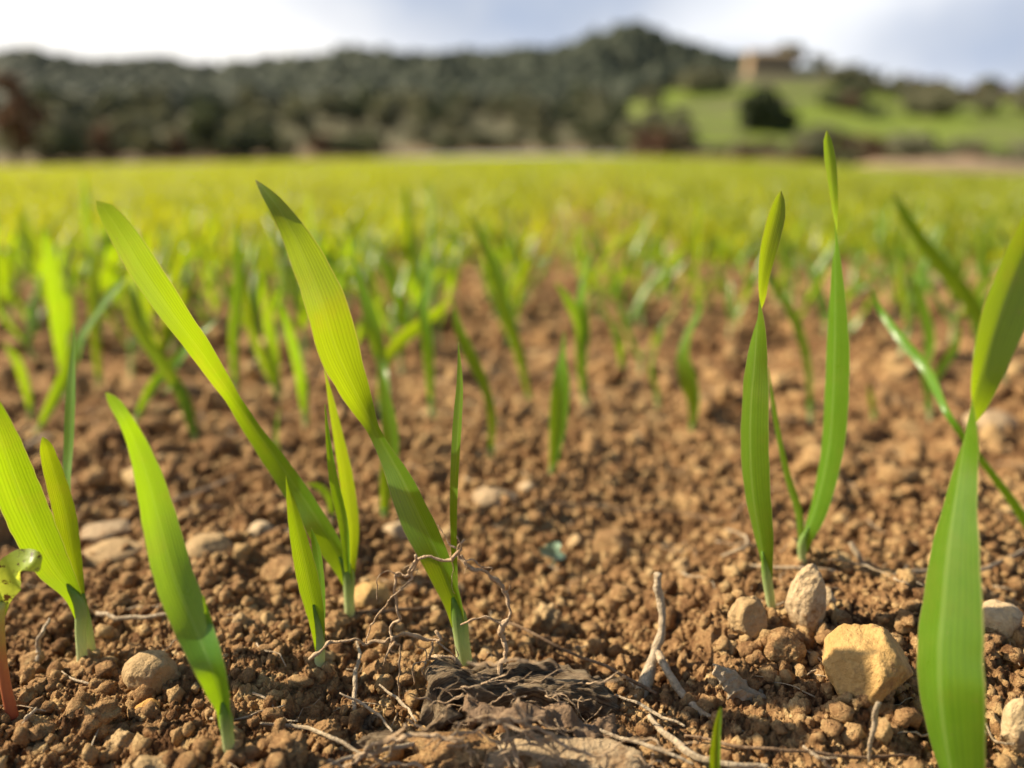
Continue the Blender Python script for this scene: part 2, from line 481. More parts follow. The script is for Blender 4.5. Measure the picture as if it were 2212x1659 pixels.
def splat(n, rmin, rmax, r0, r1, thmax=R(50), pw=1.0, hgt=0.75):
    q = rng.random(n)
    rad = rmin * (rmax / rmin) ** (rng.random(n) ** pw)
    rr = np.sqrt(r0**2 + (r1**2 - r0**2) * q)
    th = rng.uniform(-thmax, thmax, n)
    order = np.argsort(-rad)
    for i in order:
        a, r_, t_ = rad[i], rr[i], th[i]
        i0 = np.searchsorted(rs, r_ - 1.25 * a); i1 = np.searchsorted(rs, r_ + 1.25 * a)
        dth = 1.25 * a / r_
        j0 = int((t_ - dth + TH) / (2 * TH) * (len(ths) - 1)); j1 = int((t_ + dth + TH) / (2 * TH) * (len(ths) - 1)) + 2
        j0 = max(j0, 0)
        if i1 - i0 < 2 or j1 - j0 < 3: continue
        sl = (slice(i0, i1), slice(j0, j1))
        cx, cy = r_ * math.sin(t_), r_ * math.cos(t_)
        dx = (GX[sl] - cx) / a; dy = (GY[sl] - cy) / a
        ang = rng.uniform(0, 3.14); c, s = math.cos(ang), math.sin(ang); asp = rng.uniform(0.75, 1.2)
        ex = (c * dx + s * dy) * asp; ey = (-s * dx + c * dy) / asp
        d2 = ex * ex + ey * ey
        if d2.size > 60:
            pa = np.arctan2(ey, ex); q1, q2 = rng.uniform(0, 6.28, 2)
            d2 = d2 * (1 + 0.30 * np.sin(2 * pa + q1) + 0.22 * np.sin(5 * pa + q2))
        dome = np.sqrt(np.maximum(1 - d2, 0))
        cap = np.full_like(dome, rng.uniform(0.55, 0.95))
        for k in range(4):
            t2 = rng.uniform(0, 6.28); sl2 = rng.uniform(0.5, 1.6)
            cap = np.minimum(cap, rng.uniform(0.45, 1.0) - sl2 * 0.55 * (ex * math.cos(t2) + ey * math.sin(t2)))
        hh = np.minimum(dome ** 0.75, cap)
        if d2.size > 60:
            sx_, sy_ = GX[sl] / (0.42 * a), GY[sl] / (0.42 * a)
            hh = hh * (1 + 0.55 * vnoise(sx_, sy_, i)) + np.minimum(dome, 0.5) * 0.5 * vnoise(sx_ * 2.3, sy_ * 2.3, i + 7)
        hh = hh * a * hgt * rng.uniform(0.7, 1.3)
        b = H0[(i0 + i1) // 2 if (i0 + i1) // 2 < len(rs) else -1, min((j0 + j1) // 2, len(ths) - 1)]
        lift = b + rng.uniform(-0.45, 0.25) * a - 0.0012
        new = lift + hh
        msk = (d2 < 1) & (new > H[sl])
        H[sl] = np.where(msk, new, H[sl])
        tn = rng.normal(0.5, 0.2)
        TINT[sl] = np.where(msk, tn, TINT[sl])
splat(46, 0.007, 0.012, 0.12, 0.6)
splat(520, 0.004, 0.007, 0.10, 0.6)
splat(2800, 0.002, 0.004, 0.09, 0.55)
splat(11000, 0.0009, 0.002, 0.085, 0.40, R(44), 1.0, 0.6)
splat(16000, 0.0006, 0.001, 0.09, 0.24, R(40))
splat(5000, 0.004, 0.010, 0.5, 1.6)
splat(2500, 0.008, 0.02, 1.2, 3.5)
rough = np.clip(1.4 - RR * 2.0, 0, 1)
H += rough * (0.0010 * fbm(GX, GY, 0.0030, 2, 40, 0.6) + 0.0016 * np.abs(fbm(GX, GY, 0.0014, 3, 52, 0.75))) + 0.004 * np.clip(RR - 0.5, 0, 1) * fbm(GX, GY, 0.02, 3, 44)
TINT = TINT - 0.05 + 0.40 * fbm(GX, GY, 0.035, 3, 63) * np.clip(1.5 - RR, 0.2, 1) + 0.22 * fbm(GX, GY, 0.006, 2, 66) * (RR < .6)
def h_at(x, y):
    r = math.hypot(x, y); t = math.atan2(x, y)
    i = min(max(np.searchsorted(rs, r), 0), len(rs) - 1)
    j = min(max(int(round((t + TH) / (2 * TH) * (len(ths) - 1))), 0), len(ths) - 1)
    return float(H[i, j])
def ground_z(x, y): return h_at(x, y) + float(terrain(np.array(x), np.array(y)))
def gs(u, v):                     # meets the rough soil, two refinements
    z = 0.0
    for k in range(4):
        p = gnd(u, v, z); z = 0.5 * z + 0.5 * h_at(p[0], p[1])
    return gnd(u, v, z)
Zg = H + terrain(GX, GY)
nr, nt = RR.shape
idx = np.arange(nr * nt).reshape(nr, nt)
F = np.stack([idx[:-1, :-1], idx[1:, :-1], idx[1:, 1:], idx[:-1, 1:]], -1).reshape(-1, 4)
ground = mesh_obj('ground', np.stack([GX, GY, Zg], -1).reshape(-1, 3), F, M['soil'], tint=TINT.ravel())
tag(ground, kind='structure')
# the same soil carried on behind and beside the camera, coarser, a little lower
gn = 160
gx, gy = np.meshgrid(np.linspace(-3, 3, gn), np.linspace(-3.5, 2.5, gn), indexing='ij')
gz = relief(gx, gy) - 0.016
idx = np.arange(gn * gn).reshape(gn, gn)
F = np.stack([idx[:-1, :-1], idx[1:, :-1], idx[1:, 1:], idx[:-1, 1:]], -1).reshape(-1, 4)
tag(mesh_obj('soil_around', np.stack([gx, gy, gz], -1).reshape(-1, 3), F, M['soil'], tint=np.full(gn * gn, 0.5)), kind='structure')

# ------------------------------------------------------------------ loose crumbs (nobody could count them)
def crumbs(name, n, r0, r1, rmin, rmax, sub, thmax):
    tv, tf = ico(sub); nv = len(tv)
    rad = rmin * (rmax / rmin) ** (rng.random(n) ** 2.0)
    rr = np.sqrt(r0**2 + (r1**2 - r0**2) * rng.random(n)); th = rng.uniform(-thmax, thmax, n)
    x = rr * np.sin(th); y = rr * np.cos(th)
    z = np.array([h_at(a, b) for a, b in zip(x, y)]) + rad * rng.uniform(-0.1, 0.75, n)
    V = np.repeat(tv[None], n, 0)
    for k in range(6):
        d = unit(rng.normal(size=(n, 3))); lim = rng.uniform(0.55, 0.95, n)
        q = np.einsum('nvk,nk->nv', V, d); ex = np.maximum(q - lim[:, None], 0)
        V = V - d[:, None] * (ex * 0.9)[..., None]
    V = V * (1 + rng.normal(0, 0.18, (n, nv)))[..., None]
    V = V * (rad[:, None] * rng.uniform(0.7, 1.25, (n, 3)))[:, None]
    V = V + np.stack([x, y, z], -1)[:, None]
    F = (tf[None] + (np.arange(n) * nv)[:, None, None]).reshape(-1, 3)
    t = np.repeat(np.clip(rng.normal(0.55, 0.18, n), 0, 1), nv)
    return tag(mesh_obj(name, V.reshape(-1, 3), F, M['clod'], tint=t, smooth=False), 'loose brown crumbs of tilled soil', 'soil crumbs', kind='stuff')
crumbs('soil_crumbs', 16000, 0.10, 0.30, 0.00035, 0.0022, 2, R(40))
crumbs('soil_crumbs', 3500, 0.25, 0.9, 0.0015, 0.006, 2, R(44))

# ------------------------------------------------------------------ seedlings
def img_blade(parent, base, pts, name='leaf', keel=0.35, mat='leaf', n=56, wav=0.02, seed=0, label=None, ncross=9):
    """pts: (u, v, width px, roll deg, Y) from the base to the tip"""
    P = []
    for (u, v, wpx, ro, Y) in pts:
        p = at(u, v, Y)
        P.append((*p, px2m(p, wpx), R(ro)))
    q = catmull(P, n)
    C, Wd, ro = q[:, :3], np.maximum(q[:, 3], 0.00012), q[:, 4]
    tt = np.linspace(0, 1, n)
    kl = keel * (0.65 + 0.9 * np.exp(-tt * 9))
    V, F, uv = blade_geo(C, Wd, ro, unit(CAM - C), kl, ncross, wav, seed)
    o = mesh_obj(name, V, F, M[mat], parent, base, uv, np.full(len(V), 0.5))
    if label: o['label'] = label
    return o
def img_stem(parent, base, pts, name='stem', mat='stem', sides=14, flat=0.85):
    P = []
    for (u, v, wpx, Y) in pts:
        p = at(u, v, Y); P.append((*p, px2m(p, wpx) / 2))
    q = catmull(P, 16)
    V, F, uv = tube_geo(q[:, :3], np.maximum(q[:, 3], 0.0001), sides, flat)
    return mesh_obj(name, V, F, M[mat], parent, base, uv, np.full(len(V), 0.5))
def seedling(label, ub, vb, stem, leaves, keel=0.35, name='cereal_seedling', group=None, Y=None, leaf_labels=None):
    """stem: (u, v, w) up the stem; leaves: lists of (u, v, w, roll, dY)"""
    if Y is None: Y = gs(ub, vb)[1]
    b = at(ub, vb, Y)
    t = empty(name, b, label, 'seedling', group)
    low = at(ub, vb, Y).copy(); low[2] -= 0.006
    P = [(ub, vb + 40, stem[0][2], Y)] + [(u, v, wd, Y) for (u, v, wd) in stem]
    l0 = leaves[0]
    P.append(((l0[1][0] + l0[2][0]) / 2, (l0[1][1] + l0[2][1]) / 2, stem[-1][2] * .25, Y))
    img_stem(t, b, P)
    for k, lf in enumerate(leaves):
        img_blade(t, b, [(u, v, wd, ro, Y + dy) for (u, v, wd, ro, dy) in lf], keel=keel, seed=hash((ub, k)) % 999,
                  label=(leaf_labels or {}).get(k))
    return t

G1 = 'sharp young cereal seedlings in the foreground'
seedling('short sharp seedling with one broad bright leaf leaning left, nearest the bottom edge at left', 497, 1637,
    [(497, 1637, 27), (492, 1590, 26), (486, 1538, 25)],
    [[(487, 1570, 24, 10, 0), (485, 1535, 32, 26, 0), (475, 1497, 50, 28, 0.0), (455, 1440, 66, 20, 0), (420, 1352, 80, 12, .004), (378, 1255, 80, -4, .007), (344, 1130, 74, -14, .010), (318, 1030, 60, -20, .011), (290, 950, 42, -24, .011), (262, 895, 31, -26, .010), (240, 862, 22, -26, .010), (229, 848, 3, -26, .010)],
     [(486, 1530, 14, 30, .001), (480, 1460, 17, 40, .002), (466, 1395, 17, 40, .003), (450, 1335, 13, 30, .004), (439, 1286, 2, 20, .004)]], group=G1)
seedling('tall seedling whose long twisted leaf leans far left to a rounded bright tip', 756, 1345,
    [(756, 1345, 22), (754, 1290, 22), (750, 1232, 24)],
    [[(752, 1262, 22, 20, 0), (745, 1225, 48, 34, 0), (722, 1180, 68, 42, 0), (690, 1130, 72, 42, 0), (650, 1068, 72, 44, .002), (600, 995, 66, 46, .003), (545, 920, 52, 46, .002), (508, 866, 36, 30, 0), (470, 812, 40, 0, -.004), (430, 755, 54, -24, -.008), (388, 700, 68, -36, -.012), (345, 640, 78, -38, -.015), (300, 572, 80, -38, -.017), (262, 508, 70, -36, -.018), (234, 464, 50, -34, -.018), (218, 443, 29, -34, -.018), (208, 434, 2, -34, -.018)],
     [(756, 1240, 20, -20, .002), (759, 1140, 34, -30, .003), (748, 1050, 38, -35, .004), (730, 950, 30, -40, .004), (714, 870, 22, -50, .004), (700, 795, 3, -60, .004)],
     [(753, 1235, 16, 40, -.002), (742, 1125, 26, 35, -.003), (724, 1045, 25, 35, -.004), (711, 960, 14, 35, -.005), (702, 873, 2, 35, -.006)]], group=G1)
seedling('small narrow upright seedling with pale stem left of the tangled dry roots', 690, 1452,
    [(690, 1452, 26), (691, 1420, 22), (692, 1385, 20)],
    [[(691, 1405, 20, 0, 0), (686, 1350, 32, 5, 0), (668, 1262, 46, 8, 0), (649, 1175, 40, 12, -.001), (632, 1095, 24, 22, -.003), (618, 1028, 2, 35, -.005)],
     [(692, 1400, 16, 50, .003), (697, 1320, 30, 55, .004), (693, 1240, 34, 55, .005), (684, 1180, 26, 50, .006), (672, 1140, 3, 50, .006)]], group=G1)
seedling('tallest central seedling with a long twisting leaf, its stem beside dry roots', 1005, 1448,
    [(1005, 1448, 34), (998, 1385, 33), (989, 1325, 32)],
    [[(990, 1350, 30, 8, 0), (987, 1318, 42, 24, 0), (970, 1262, 62, 36, 0), (942, 1190, 84, 40, 0), (906, 1115, 94, 42, .002), (872, 1040, 82, 46, .005), (842, 985, 56, 48, .008), (810, 928, 38, 42, .010), (785, 880, 50, 14, .010), (757, 825, 72, -12, .008), (722, 745, 106, -30, .005), (695, 655, 110, -36, .003), (663, 572, 90, -32, .003), (628, 495, 56, -18, .003), (598, 444, 36, 5, .004), (572, 412, 22, 20, .005), (552, 389, 2, 25, .006)],
     [(988, 1330, 14, 30, .003), (982, 1170, 18, 40, .004), (982, 1080, 23, 42, .005), (986, 987, 27, 45, .006), (991, 907, 28, 45, .007), (995, 827, 20, 45, .008), (990, 738, 2, 45, .009)]], keel=0.42, group=G1)
t = seedling('three leaved seedling at the left edge, its broadest leaf running out of frame', 178, 1436,
    [(178, 1436, 22), (174, 1370, 22), (170, 1300, 24)],
    [[(172, 1330, 22, 0, 0), (158, 1286, 34, 5, 0), (118, 1226, 66, 8, -.001), (70, 1130, 84, 8, -.003), (30, 1030, 84, 8, -.005), (-5, 930, 70, 12, -.008), (-34, 850, 44, 20, -.010), (-55, 790, 3, 25, -.012)],
     [(176, 1320, 18, 0, .002), (166, 1250, 30, 15, .003), (155, 1185, 40, 20, .003), (142, 1110, 46, 20, .003), (123, 1040, 42, 18, .002), (106, 985, 32, 12, .001), (97, 955, 18, 8, 0), (92, 944, 3, 5, 0)],
     [(172, 1315, 14, 40, .006), (158, 1180, 18, 50, .010), (146, 1055, 22, 45, .016), (150, 960, 25, 40, .022), (154, 870, 26, 42, .026), (158, 780, 18, 50, .030), (162, 700, 2, 55, .032)]], group=G1)
b5 = np.array(t.location)
img_stem(t, b5, [(208, 1440, 16, b5[1] + .004), (196, 1400, 20, b5[1] + .004), (188, 1350, 20, b5[1] + .003), (176, 1285, 14, b5[1] + .002)], name='sheath')
seedling('slender twisted seedling of the right-hand pair, pale curved stem beside the tall white stone', 1668, 1335,
    [(1668, 1335, 19), (1664, 1295, 20), (1656, 1245, 21)],
    [[(1659, 1270, 18, 20, 0), (1653, 1228, 30, 34, 0), (1640, 1155, 58, 42, 0), (1627, 1075, 76, 44, 0), (1620, 965, 84, 44, 0), (1622, 870, 80, 44, 0), (1630, 781, 54, 34, 0), (1635, 710, 50, 62, 0), (1639, 660, 52, 95, 0), (1644, 615, 36, 125, 0), (1653, 555, 42, 142, 0), (1665, 502, 46, 148, 0), (1677, 455, 38, 150, 0), (1684, 424, 18, 150, 0), (1687, 412, 2, 150, 0)]], keel=-0.5, group=G1)
seedling('tallest upright seedling, its thin pinched tip rising above the field edge', 1733, 1232,
    [(1733, 1232, 17), (1733, 1205, 17), (1732, 1175, 19)],
    [[(1733, 1195, 18, 15, 0), (1738, 1165, 30, 34, 0), (1757, 1110, 50, 42, 0), (1777, 1035, 60, 44, 0), (1791, 960, 66, 44, 0), (1799, 860, 70, 44, 0), (1803, 740, 64, 44, 0), (1804, 640, 46, 46, 0), (1804, 560, 28, 55, 0), (1804, 495, 20, 95, 0), (1801, 440, 20, 135, 0), (1795, 375, 25, 150, 0), (1789, 325, 24, 155, 0), (1786, 298, 16, 155, 0), (1786, 282, 2, 155, 0)],
     [(1731, 1190, 12, 20, .003), (1724, 1110, 19, 30, .005), (1700, 1030, 18, 40, .006), (1684, 960, 16, 45, .006), (1670, 880, 13, 45, .006), (1658, 790, 3, 45, .006)]], keel=-0.45, group=G1)
# the big blade at the right edge, rooted just below the frame
Yb = 0.103
b = at(2078, 1800, Yb)
t = empty('cereal_seedling', b, 'largest seedling at the right edge, broad folded blade filling the lower corner, twisted above', 'seedling', G1)
img_stem(t, b, [(2082, 1900, 44, Yb), (2078, 1840, 44, Yb), (2074, 1780, 46, Yb)])
big = [(2076, 1810, 50, 30, 0), (2068, 1740, 86, 34, 0), (2052, 1659, 124, 36, .001), (2036, 1560, 156, 36, .002), (2029, 1475, 166, 36, .003), (2029, 1395, 164, 36, .005), (2036, 1315, 152, 38, .007), (2043, 1235, 134, 38, .009), (2052, 1155, 112, 40, .011), (2064, 1075, 88, 44, .013), (2078, 985, 76, 58, .015), (2090, 910, 92, 90, .016),
    (2104, 855, 88, 118, .017), (2128, 780, 92, 140, .018), (2158, 690, 104, 150, .019), (2200, 580, 100, 155, .020), (2250, 470, 84, 158, .020), (2300, 380, 50, 160, .020), (2330, 330, 3, 160, .020)]
img_blade(t, b, [(a, b_, w_, r_, Yb + d_) for a, b_, w_, r_, d_ in big], keel=-0.55, n=90, ncross=13, seed=5)
img_blade(t, b, [(2088, 1800, 20, 30, Yb + .004), (2094, 1650, 26, 40, Yb + .004), (2098, 1560, 22, 40, Yb + .004), (2099, 1480, 3, 40, Yb + .004)], seed=8)
# tiny spear of a new shoot
Ys = gnd(1545, 1700)[1]
b = at(1545, 1700, Ys)
t = empty('cereal_shoot', b, 'tiny single green shoot poking up at the bottom edge right of centre', 'seedling')
img_stem(t, b, [(1545, 1740, 25, Ys), (1545, 1690, 25, Ys), (1544, 1660, 24, Ys)])
img_blade(t, b, [(1545, 1690, 26, 10, Ys), (1546, 1640, 27, 10, Ys), (1549, 1590, 21, 12, Ys), (1554, 1550, 13, 14, Ys), (1556, 1536, 8, 14, Ys), (1558, 1527, 2, 14, Ys)], keel=0.9, seed=3)

# red-stemmed broadleaf seedling at the left edge
def spotted():
    m, N = new_mat('spotted_leaf')
    P = N.node('ShaderNodeTexCoord').outputs['Object']
    s = N.ss(N.noise(P, 480, 5, 0.75), 0.57, 0.62)
    nb = bump(N, N.noise(P, 900, 3), 0.0002, 0.5)
    col = N.mix(s, (0.30, 0.42, 0.05), (0.10, 0.05, 0.02)); tcol = N.mix(s, (0.60, 0.66, 0.06), (0.10, 0.05, 0.01))
    a = principled(N, col, 0.4, nb); t_ = N.node('ShaderNodeBsdfTranslucent', ins={0: tcol, 1: nb}).outputs[0]
    finish(N, N.node('ShaderNodeMixShader', ins={0: 0.5, 1: a, 2: t_}).outputs[0])
    return m
def redstem():
    m, N = new_mat('red_stem')
    V = N.node('ShaderNodeSeparateXYZ', ins={0: N.node('ShaderNodeUVMap').outputs[0]}).outputs[1]
    ns = N.noise(N.node('ShaderNodeTexCoord').outputs['Object'], 700, 3)
    col = ramp(N, N.math('ADD', V, N.math('MULTIPLY', N.math('SUBTRACT', ns, 0.5), 0.25)), [(0.0, (0.30, 0.05, 0.03)), (0.55, (0.42, 0.14, 0.05)), (1.0, (0.42, 0.44, 0.08))])
    finish(N, principled(N, col, 0.4, bump(N, ns, 0.0002, 0.4), 0.5, **{'Subsurface Weight': 0.0}))
    return m
M['spotted'] = spotted(); M['red_stem'] = redstem()
Yr = gs(35, 1560)[1]
b = at(32, 1565, Yr)
t = empty('broadleaf_seedling', b, 'red stemmed weed seedling with a pale spotted round leaf at the left edge', 'weed seedling')
img_stem(t, b, [(44, 1600, 24, Yr), (30, 1555, 24, Yr), (12, 1480, 22, Yr), (3, 1400, 18, Yr), (2, 1340, 15, Yr), (6, 1300, 12, Yr)], mat='red_stem')
img_blade(t, b, [(4, 1330, 14, 0, Yr), (4, 1298, 34, 5, Yr), (12, 1265, 62, 12, Yr), (28, 1236, 74, 25, Yr - .001), (52, 1218, 66, 35, Yr - .002), (72, 1220, 46, 32, Yr - .003), (84, 1234, 8, 35, Yr - .003)], mat='spotted', keel=0.18, n=40, name='leaf', ncross=11, wav=0.06)
img_blade(t, b, [(2, 1335, 12, 0, Yr), (-16, 1300, 40, 20, Yr), (-40, 1270, 60, 30, Yr), (-66, 1262, 50, 30, Yr), (-88, 1272, 4, 30, Yr)], mat='spotted', keel=0.5, n=30, name='leaf', ncross=11, wav=0.06)

# blurred plants just behind the sharp ones
def mid(label, base, leaves, stemw=14, group=None, name='cereal_seedling'):
    ub, vb = base
    Y = gs(ub, vb)[1]
    b = at(ub, vb, Y)
    t = empty(name, b, label, 'seedling', group)
    # stem from the soil to where the leaves part
    j = leaves[0][0]
    img_stem(t, b, [(ub, vb + 14, stemw, Y), (ub, vb, stemw, Y), ((ub + j[0]) / 2, (vb + j[1]) / 2, stemw, Y), (j[0], j[1], stemw, Y)], sides=8)
    for k, lf in enumerate(leaves):
        nL = len(lf); pts = []
        for i, q in enumerate(lf):
            u, v, wd = q[:3]; ro = q[3] if len(q) > 3 else 15
            pts.append((u, v, wd, ro, Y + (q[4] if len(q) > 4 else 0)))
        img_blade(t, b, pts, n=26, ncross=5, seed=k)
    return t
mid('seedling with a brightly glinting bent leaf behind the three leaved plant at left', (80, 938),
    [[(92, 915, 16), (118, 860, 26, 10), (152, 790, 30, 20), (180, 730, 36, 60), (212, 680, 30, 75), (245, 630, 22, 50), (275, 595, 3, 30)]])
mid('seedling with two crossing leaves just right of the tall left-edge plant', (422, 952),
    [[(418, 930, 18), (398, 865, 26, 20), (352, 785, 30, 25), (310, 725, 28, 30), (285, 660, 20, 35), (275, 610, 3)],
     [(418, 925, 12), (402, 870, 20, -20), (380, 830, 18, -30), (350, 850, 3, -30)]])
mid('yellow leaved seedling lying across the crossing leaves at left', (290, 918),
    [[(302, 890, 14), (330, 835, 24, 10), (372, 790, 26, 20), (420, 735, 24, 50), (470, 690, 3, 50)]])
mid('short pale seedling standing before the long left-leaning leaf', (600, 1000),
    [[(598, 985, 20), (600, 950, 30, 70), (601, 915, 26, 75), (606, 878, 3, 70)]], stemw=16)
mid('narrow seedling rising behind the central leaf with a branch leaning right', (832, 1118),
    [[(832, 1098, 20), (838, 1030, 34, 20), (846, 960, 42, 30), (843, 905, 42, 40), (833, 845, 34, 55), (818, 780, 4, 60)],
     [(834, 1080, 12, 10, .01), (836, 880, 16, 10, .03), (826, 790, 24, 20, .05), (806, 700, 40, 35, .05), (790, 630, 42, 60, .05), (768, 565, 28, 70, .05), (761, 505, 3, 60, .05)]], stemw=18)
mid('seedling with one leaf stretching low to the right behind the upright narrow leaf', (822, 900),
    [[(824, 860, 16), (835, 780, 24, 0), (860, 740, 30, -20), (900, 705, 32, -30), (940, 675, 26, -40), (978, 643, 3, -40)]])
mid('thin arched seedling between the central plant and the middle of the field', (1060, 1000),
    [[(1062, 965, 12), (1064, 905, 18), (1046, 830, 22, 20), (1012, 755, 34, 40), (990, 700, 26, 45), (978, 645, 3, 40)]])
mid('small upright seedling alone on bare soil in the middle', (1192, 1030),
    [[(1195, 1005, 16), (1203, 945, 32, 10), (1209, 880, 42, 12), (1214, 820, 38, 20), (1218, 765, 24, 60), (1219, 715, 3, 60)]], stemw=16)
mid('dark backed curved seedling on bare soil left of the right-hand pair', (1494, 940),
    [[(1496, 915, 14), (1499, 870, 26, 10), (1486, 815, 40, 15), (1480, 765, 42, 50), (1496, 710, 46, 70), (1512, 675, 28, 60), (1514, 645, 3, 50)]])
mid('two leaved seedling with a pale glinting leaf above the small upright one', (1266, 880),
    [[(1260, 840, 14), (1256, 770, 24, 10), (1260, 700, 32, 20), (1256, 640, 26, 60), (1266, 590, 24, 75), (1278, 545, 3, 70)],
     [(1258, 760, 12), (1250, 700, 22, -20), (1230, 655, 24, -30), (1200, 610, 3, -30)]])
mid('long dark seedling leaning left with its tip against the field centre', (1148, 880),
    [[(1142, 850, 12), (1120, 760, 22, 10), (1092, 670, 28, 20), (1068, 580, 26, 30), (1040, 510, 20, 40), (1012, 458, 3, 40)]])
mid('dark straight blade leaning left behind the largest right-edge seedling', (2170, 830),
    [[(2160, 790, 12), (2130, 710, 22, 10), (2092, 645, 32, 14), (2035, 575, 32, 16), (1980, 502, 26, 18), (1945, 445, 18, 20), (1930, 418, 3, 20)]])
mid('thin dark blade crossing bare soil to the lower right edge', (2240, 1180),
    [[(2228, 1150, 14), (2200, 1100, 21, 20), (2160, 1045, 18, 25), (2110, 980, 16, 30), (2055, 905, 17, 35), (1998, 792, 24, 30, .02), (1940, 722, 22, 30, .03), (1900, 665, 14, 30, .04), (1880, 620, 3, 30, .04)]])
mid('short seedling with a leaf bending down below the dark straight blade', (2010, 900),
    [[(2006, 870, 12), (1998, 800, 18), (2010, 740, 24, 30), (2000, 680, 28, 40), (1980, 620, 20, 40), (1965, 585, 3, 40)],
     [(2004, 850, 12), (2030, 800, 20, -20), (2060, 755, 18, -20), (2075, 700, 3, -20)]])
mid('pale upright seedling close behind the largest right-edge blade', (2130, 760),
    [[(2128, 730, 14), (2124, 660, 26, 60), (2122, 580, 28, 70), (2118, 520, 20, 70), (2116, 480, 3, 70)]])
mid('small orange tipped seedling seen between the stems left of centre', (720, 1130),
    [[(718, 1110, 12), (712, 1075, 16), (690, 1052, 18, 30), (662, 1044, 3, 30)]])

mid('bright upright leaf rising above its neighbours at the far left', (148, 850), [[(145, 830, 14), (130, 740, 30, -20), (118, 640, 40, -30), (104, 550, 28, -30), (96, 490, 3)]])
mid('straight dark green leaf beside the bright one at far left', (216, 835), [[(214, 810, 12), (208, 720, 24, 30), (205, 620, 28, 30), (206, 540, 3, 20)]])
mid('thin tall leaf just right of where the long leaning leaf crosses', (508, 850), [[(508, 820, 12), (505, 720, 20, 10), (516, 620, 24, 20), (514, 540, 16, 20), (512, 475, 3)]])
mid('bright blade standing close right of the thin tall leaf', (600, 870), [[(598, 840, 14), (588, 750, 26, -20), (578, 680, 22, -20), (600, 620, 3)], [(598, 840, 12), (560, 760, 18, -20), (540, 690, 3)]])
mid('bright yellow-green leaf left of the tallest central leaf', (662, 930), [[(660, 890, 14), (645, 800, 26, -30), (625, 720, 24, -30), (610, 650, 3)]])
mid('upright leaf standing alone left of the thin arched seedling', (935, 905), [[(932, 860, 14), (926, 760, 26, 20), (918, 660, 28, 40), (930, 590, 18, 50), (934, 535, 3)]])
mid('short pale glinting seedling in the middle right rows', (1422, 880), [[(1420, 850, 10), (1408, 795, 18, 60), (1422, 745, 20, 75), (1436, 700, 3)]])
mid('low yellowish seedling left of the dark backed curved one', (1345, 830), [[(1344, 800, 10), (1340, 750, 20, -20), (1325, 700, 22, 60), (1295, 660, 3)]])
mid('leaning leaf seen just between the tall right-hand pair', (1752, 905), [[(1750, 870, 10), (1745, 790, 16, 20), (1725, 710, 20, 20), (1690, 640, 18, 40), (1665, 590, 3)]])
mid('small yellow-green seedling at the far left edge', (68, 905), [[(66, 880, 12), (50, 820, 20, -20), (30, 770, 20, -20), (8, 740, 3)]])
mid('thin upright seedling right of the taller leaf of the right-hand pair', (1890, 905), [[(1888, 890, 8), (1882, 862, 14, -20), (1876, 830, 3)]])

# ------------------------------------------------------------------ seedlings further back, copies of a dozen kinds
def field_seedling(seed):
    r = np.random.default_rng(seed + 100)
    t = empty('cereal_seedling', (0, 0, 0), 'tmp', 'seedling')
    hs = r.uniform(0.012, 0.02)
    lean = r.uniform(-0.2, 0.2, 2)
    top = np.array([lean[0] * hs, lean[1] * hs, hs])
    C = np.stack([np.linspace(-0.006, 1, 6) * 0 + np.linspace(-.3, 1, 6) * top[i] for i in range(3)], 1)
    V, F, uv = tube_geo(C, np.linspace(0.0013, 0.0010, 6), 7)
    mesh_obj('stem', V, F, M['stem'], t, (0, 0, 0), uv, np.full(len(V), .5))
    nb = 2 if r.random() < 0.7 else 3
    a0 = r.uniform(0, 6.28)
    for k in range(nb):
        L = r.uniform(0.035, 0.075) * (1 if k == 0 else 0.8)
        a = a0 + k * math.pi + r.uniform(-.5, .5)
        out = np.array([math.cos(a), math.sin(a), 0])
        tilt = r.uniform(0.12, 0.55); bend = r.uniform(-0.2, 0.9)
        n = 16; C = np.zeros((n, 3)); C[0] = top * (0.6 + 0.1 * k)
        for i in range(1, n):
            g = tilt + bend * (i / n) ** 1.5
            C[i] = C[i - 1] + (out * math.sin(g) + np.array([0, 0, math.cos(g)])) * L / (n - 1)
        tt = np.linspace(0, 1, n)
        Wd = r.uniform(0.0042, 0.0068) * np.minimum(np.minimum(0.35 + tt * 3, 1), np.sqrt(np.maximum(1 - tt ** 3.0, 0)) + 0.02)
        ro = r.uniform(-0.6, 0.6) + r.choice([0, 1, 1.6]) * 1.9 * np.clip((tt - r.uniform(.2, .5)) * 2.5, 0, 1)
        V, F, uv = blade_geo(C, Wd, ro, np.repeat((out + [0, 0, .2])[None], n, 0), 0.4, 5, 0.03, seed + k)
        mesh_obj('leaf', V, F, M['leaf'], t, (0, 0, 0), uv, np.full(len(V), .5))
    return t
protos = [field_seedling(s) for s in range(14)]
kids = {p.name: [o for o in bpy.data.objects if o.parent == p] for p in protos}
def density(x, y):                # relative plant density; a bare wheel track, sparse on the right near
    d = 1.0
    tr = abs(x - 0.11 * y + 0.02)
    if y > 1.0 and tr < 0.10 + 0.01 * y: d *= 0.25
    if y < 0.5 and x > 0.02 * y: d *= 0.55
    if y < 0.9 and x < -0.2 * y: d *= 1.5
    return d
cands = []
tries = 0
while len(cands) < 286 and tries < 30000:
    tries += 1
    # march outward: nearest plants first
    y = 0.37 + 0.42 * random.random() ** 0.85; x = random.uniform(-0.70, 0.70) * y
    row = round((x * 0.97) / 0.06) * 0.06
    x = 0.45 * x + 0.55 * (row + random.gauss(0, 0.008))
    if random.random() > density(x, y) / 1.5: continue
    if y < 0.44 and -0.05 < x / y < 0.4 and random.random() < 0.6: continue
    if any((x - a) ** 2 + (y - b_) ** 2 < 0.013 ** 2 for a, b_ in cands): continue
    cands.append((x, y))
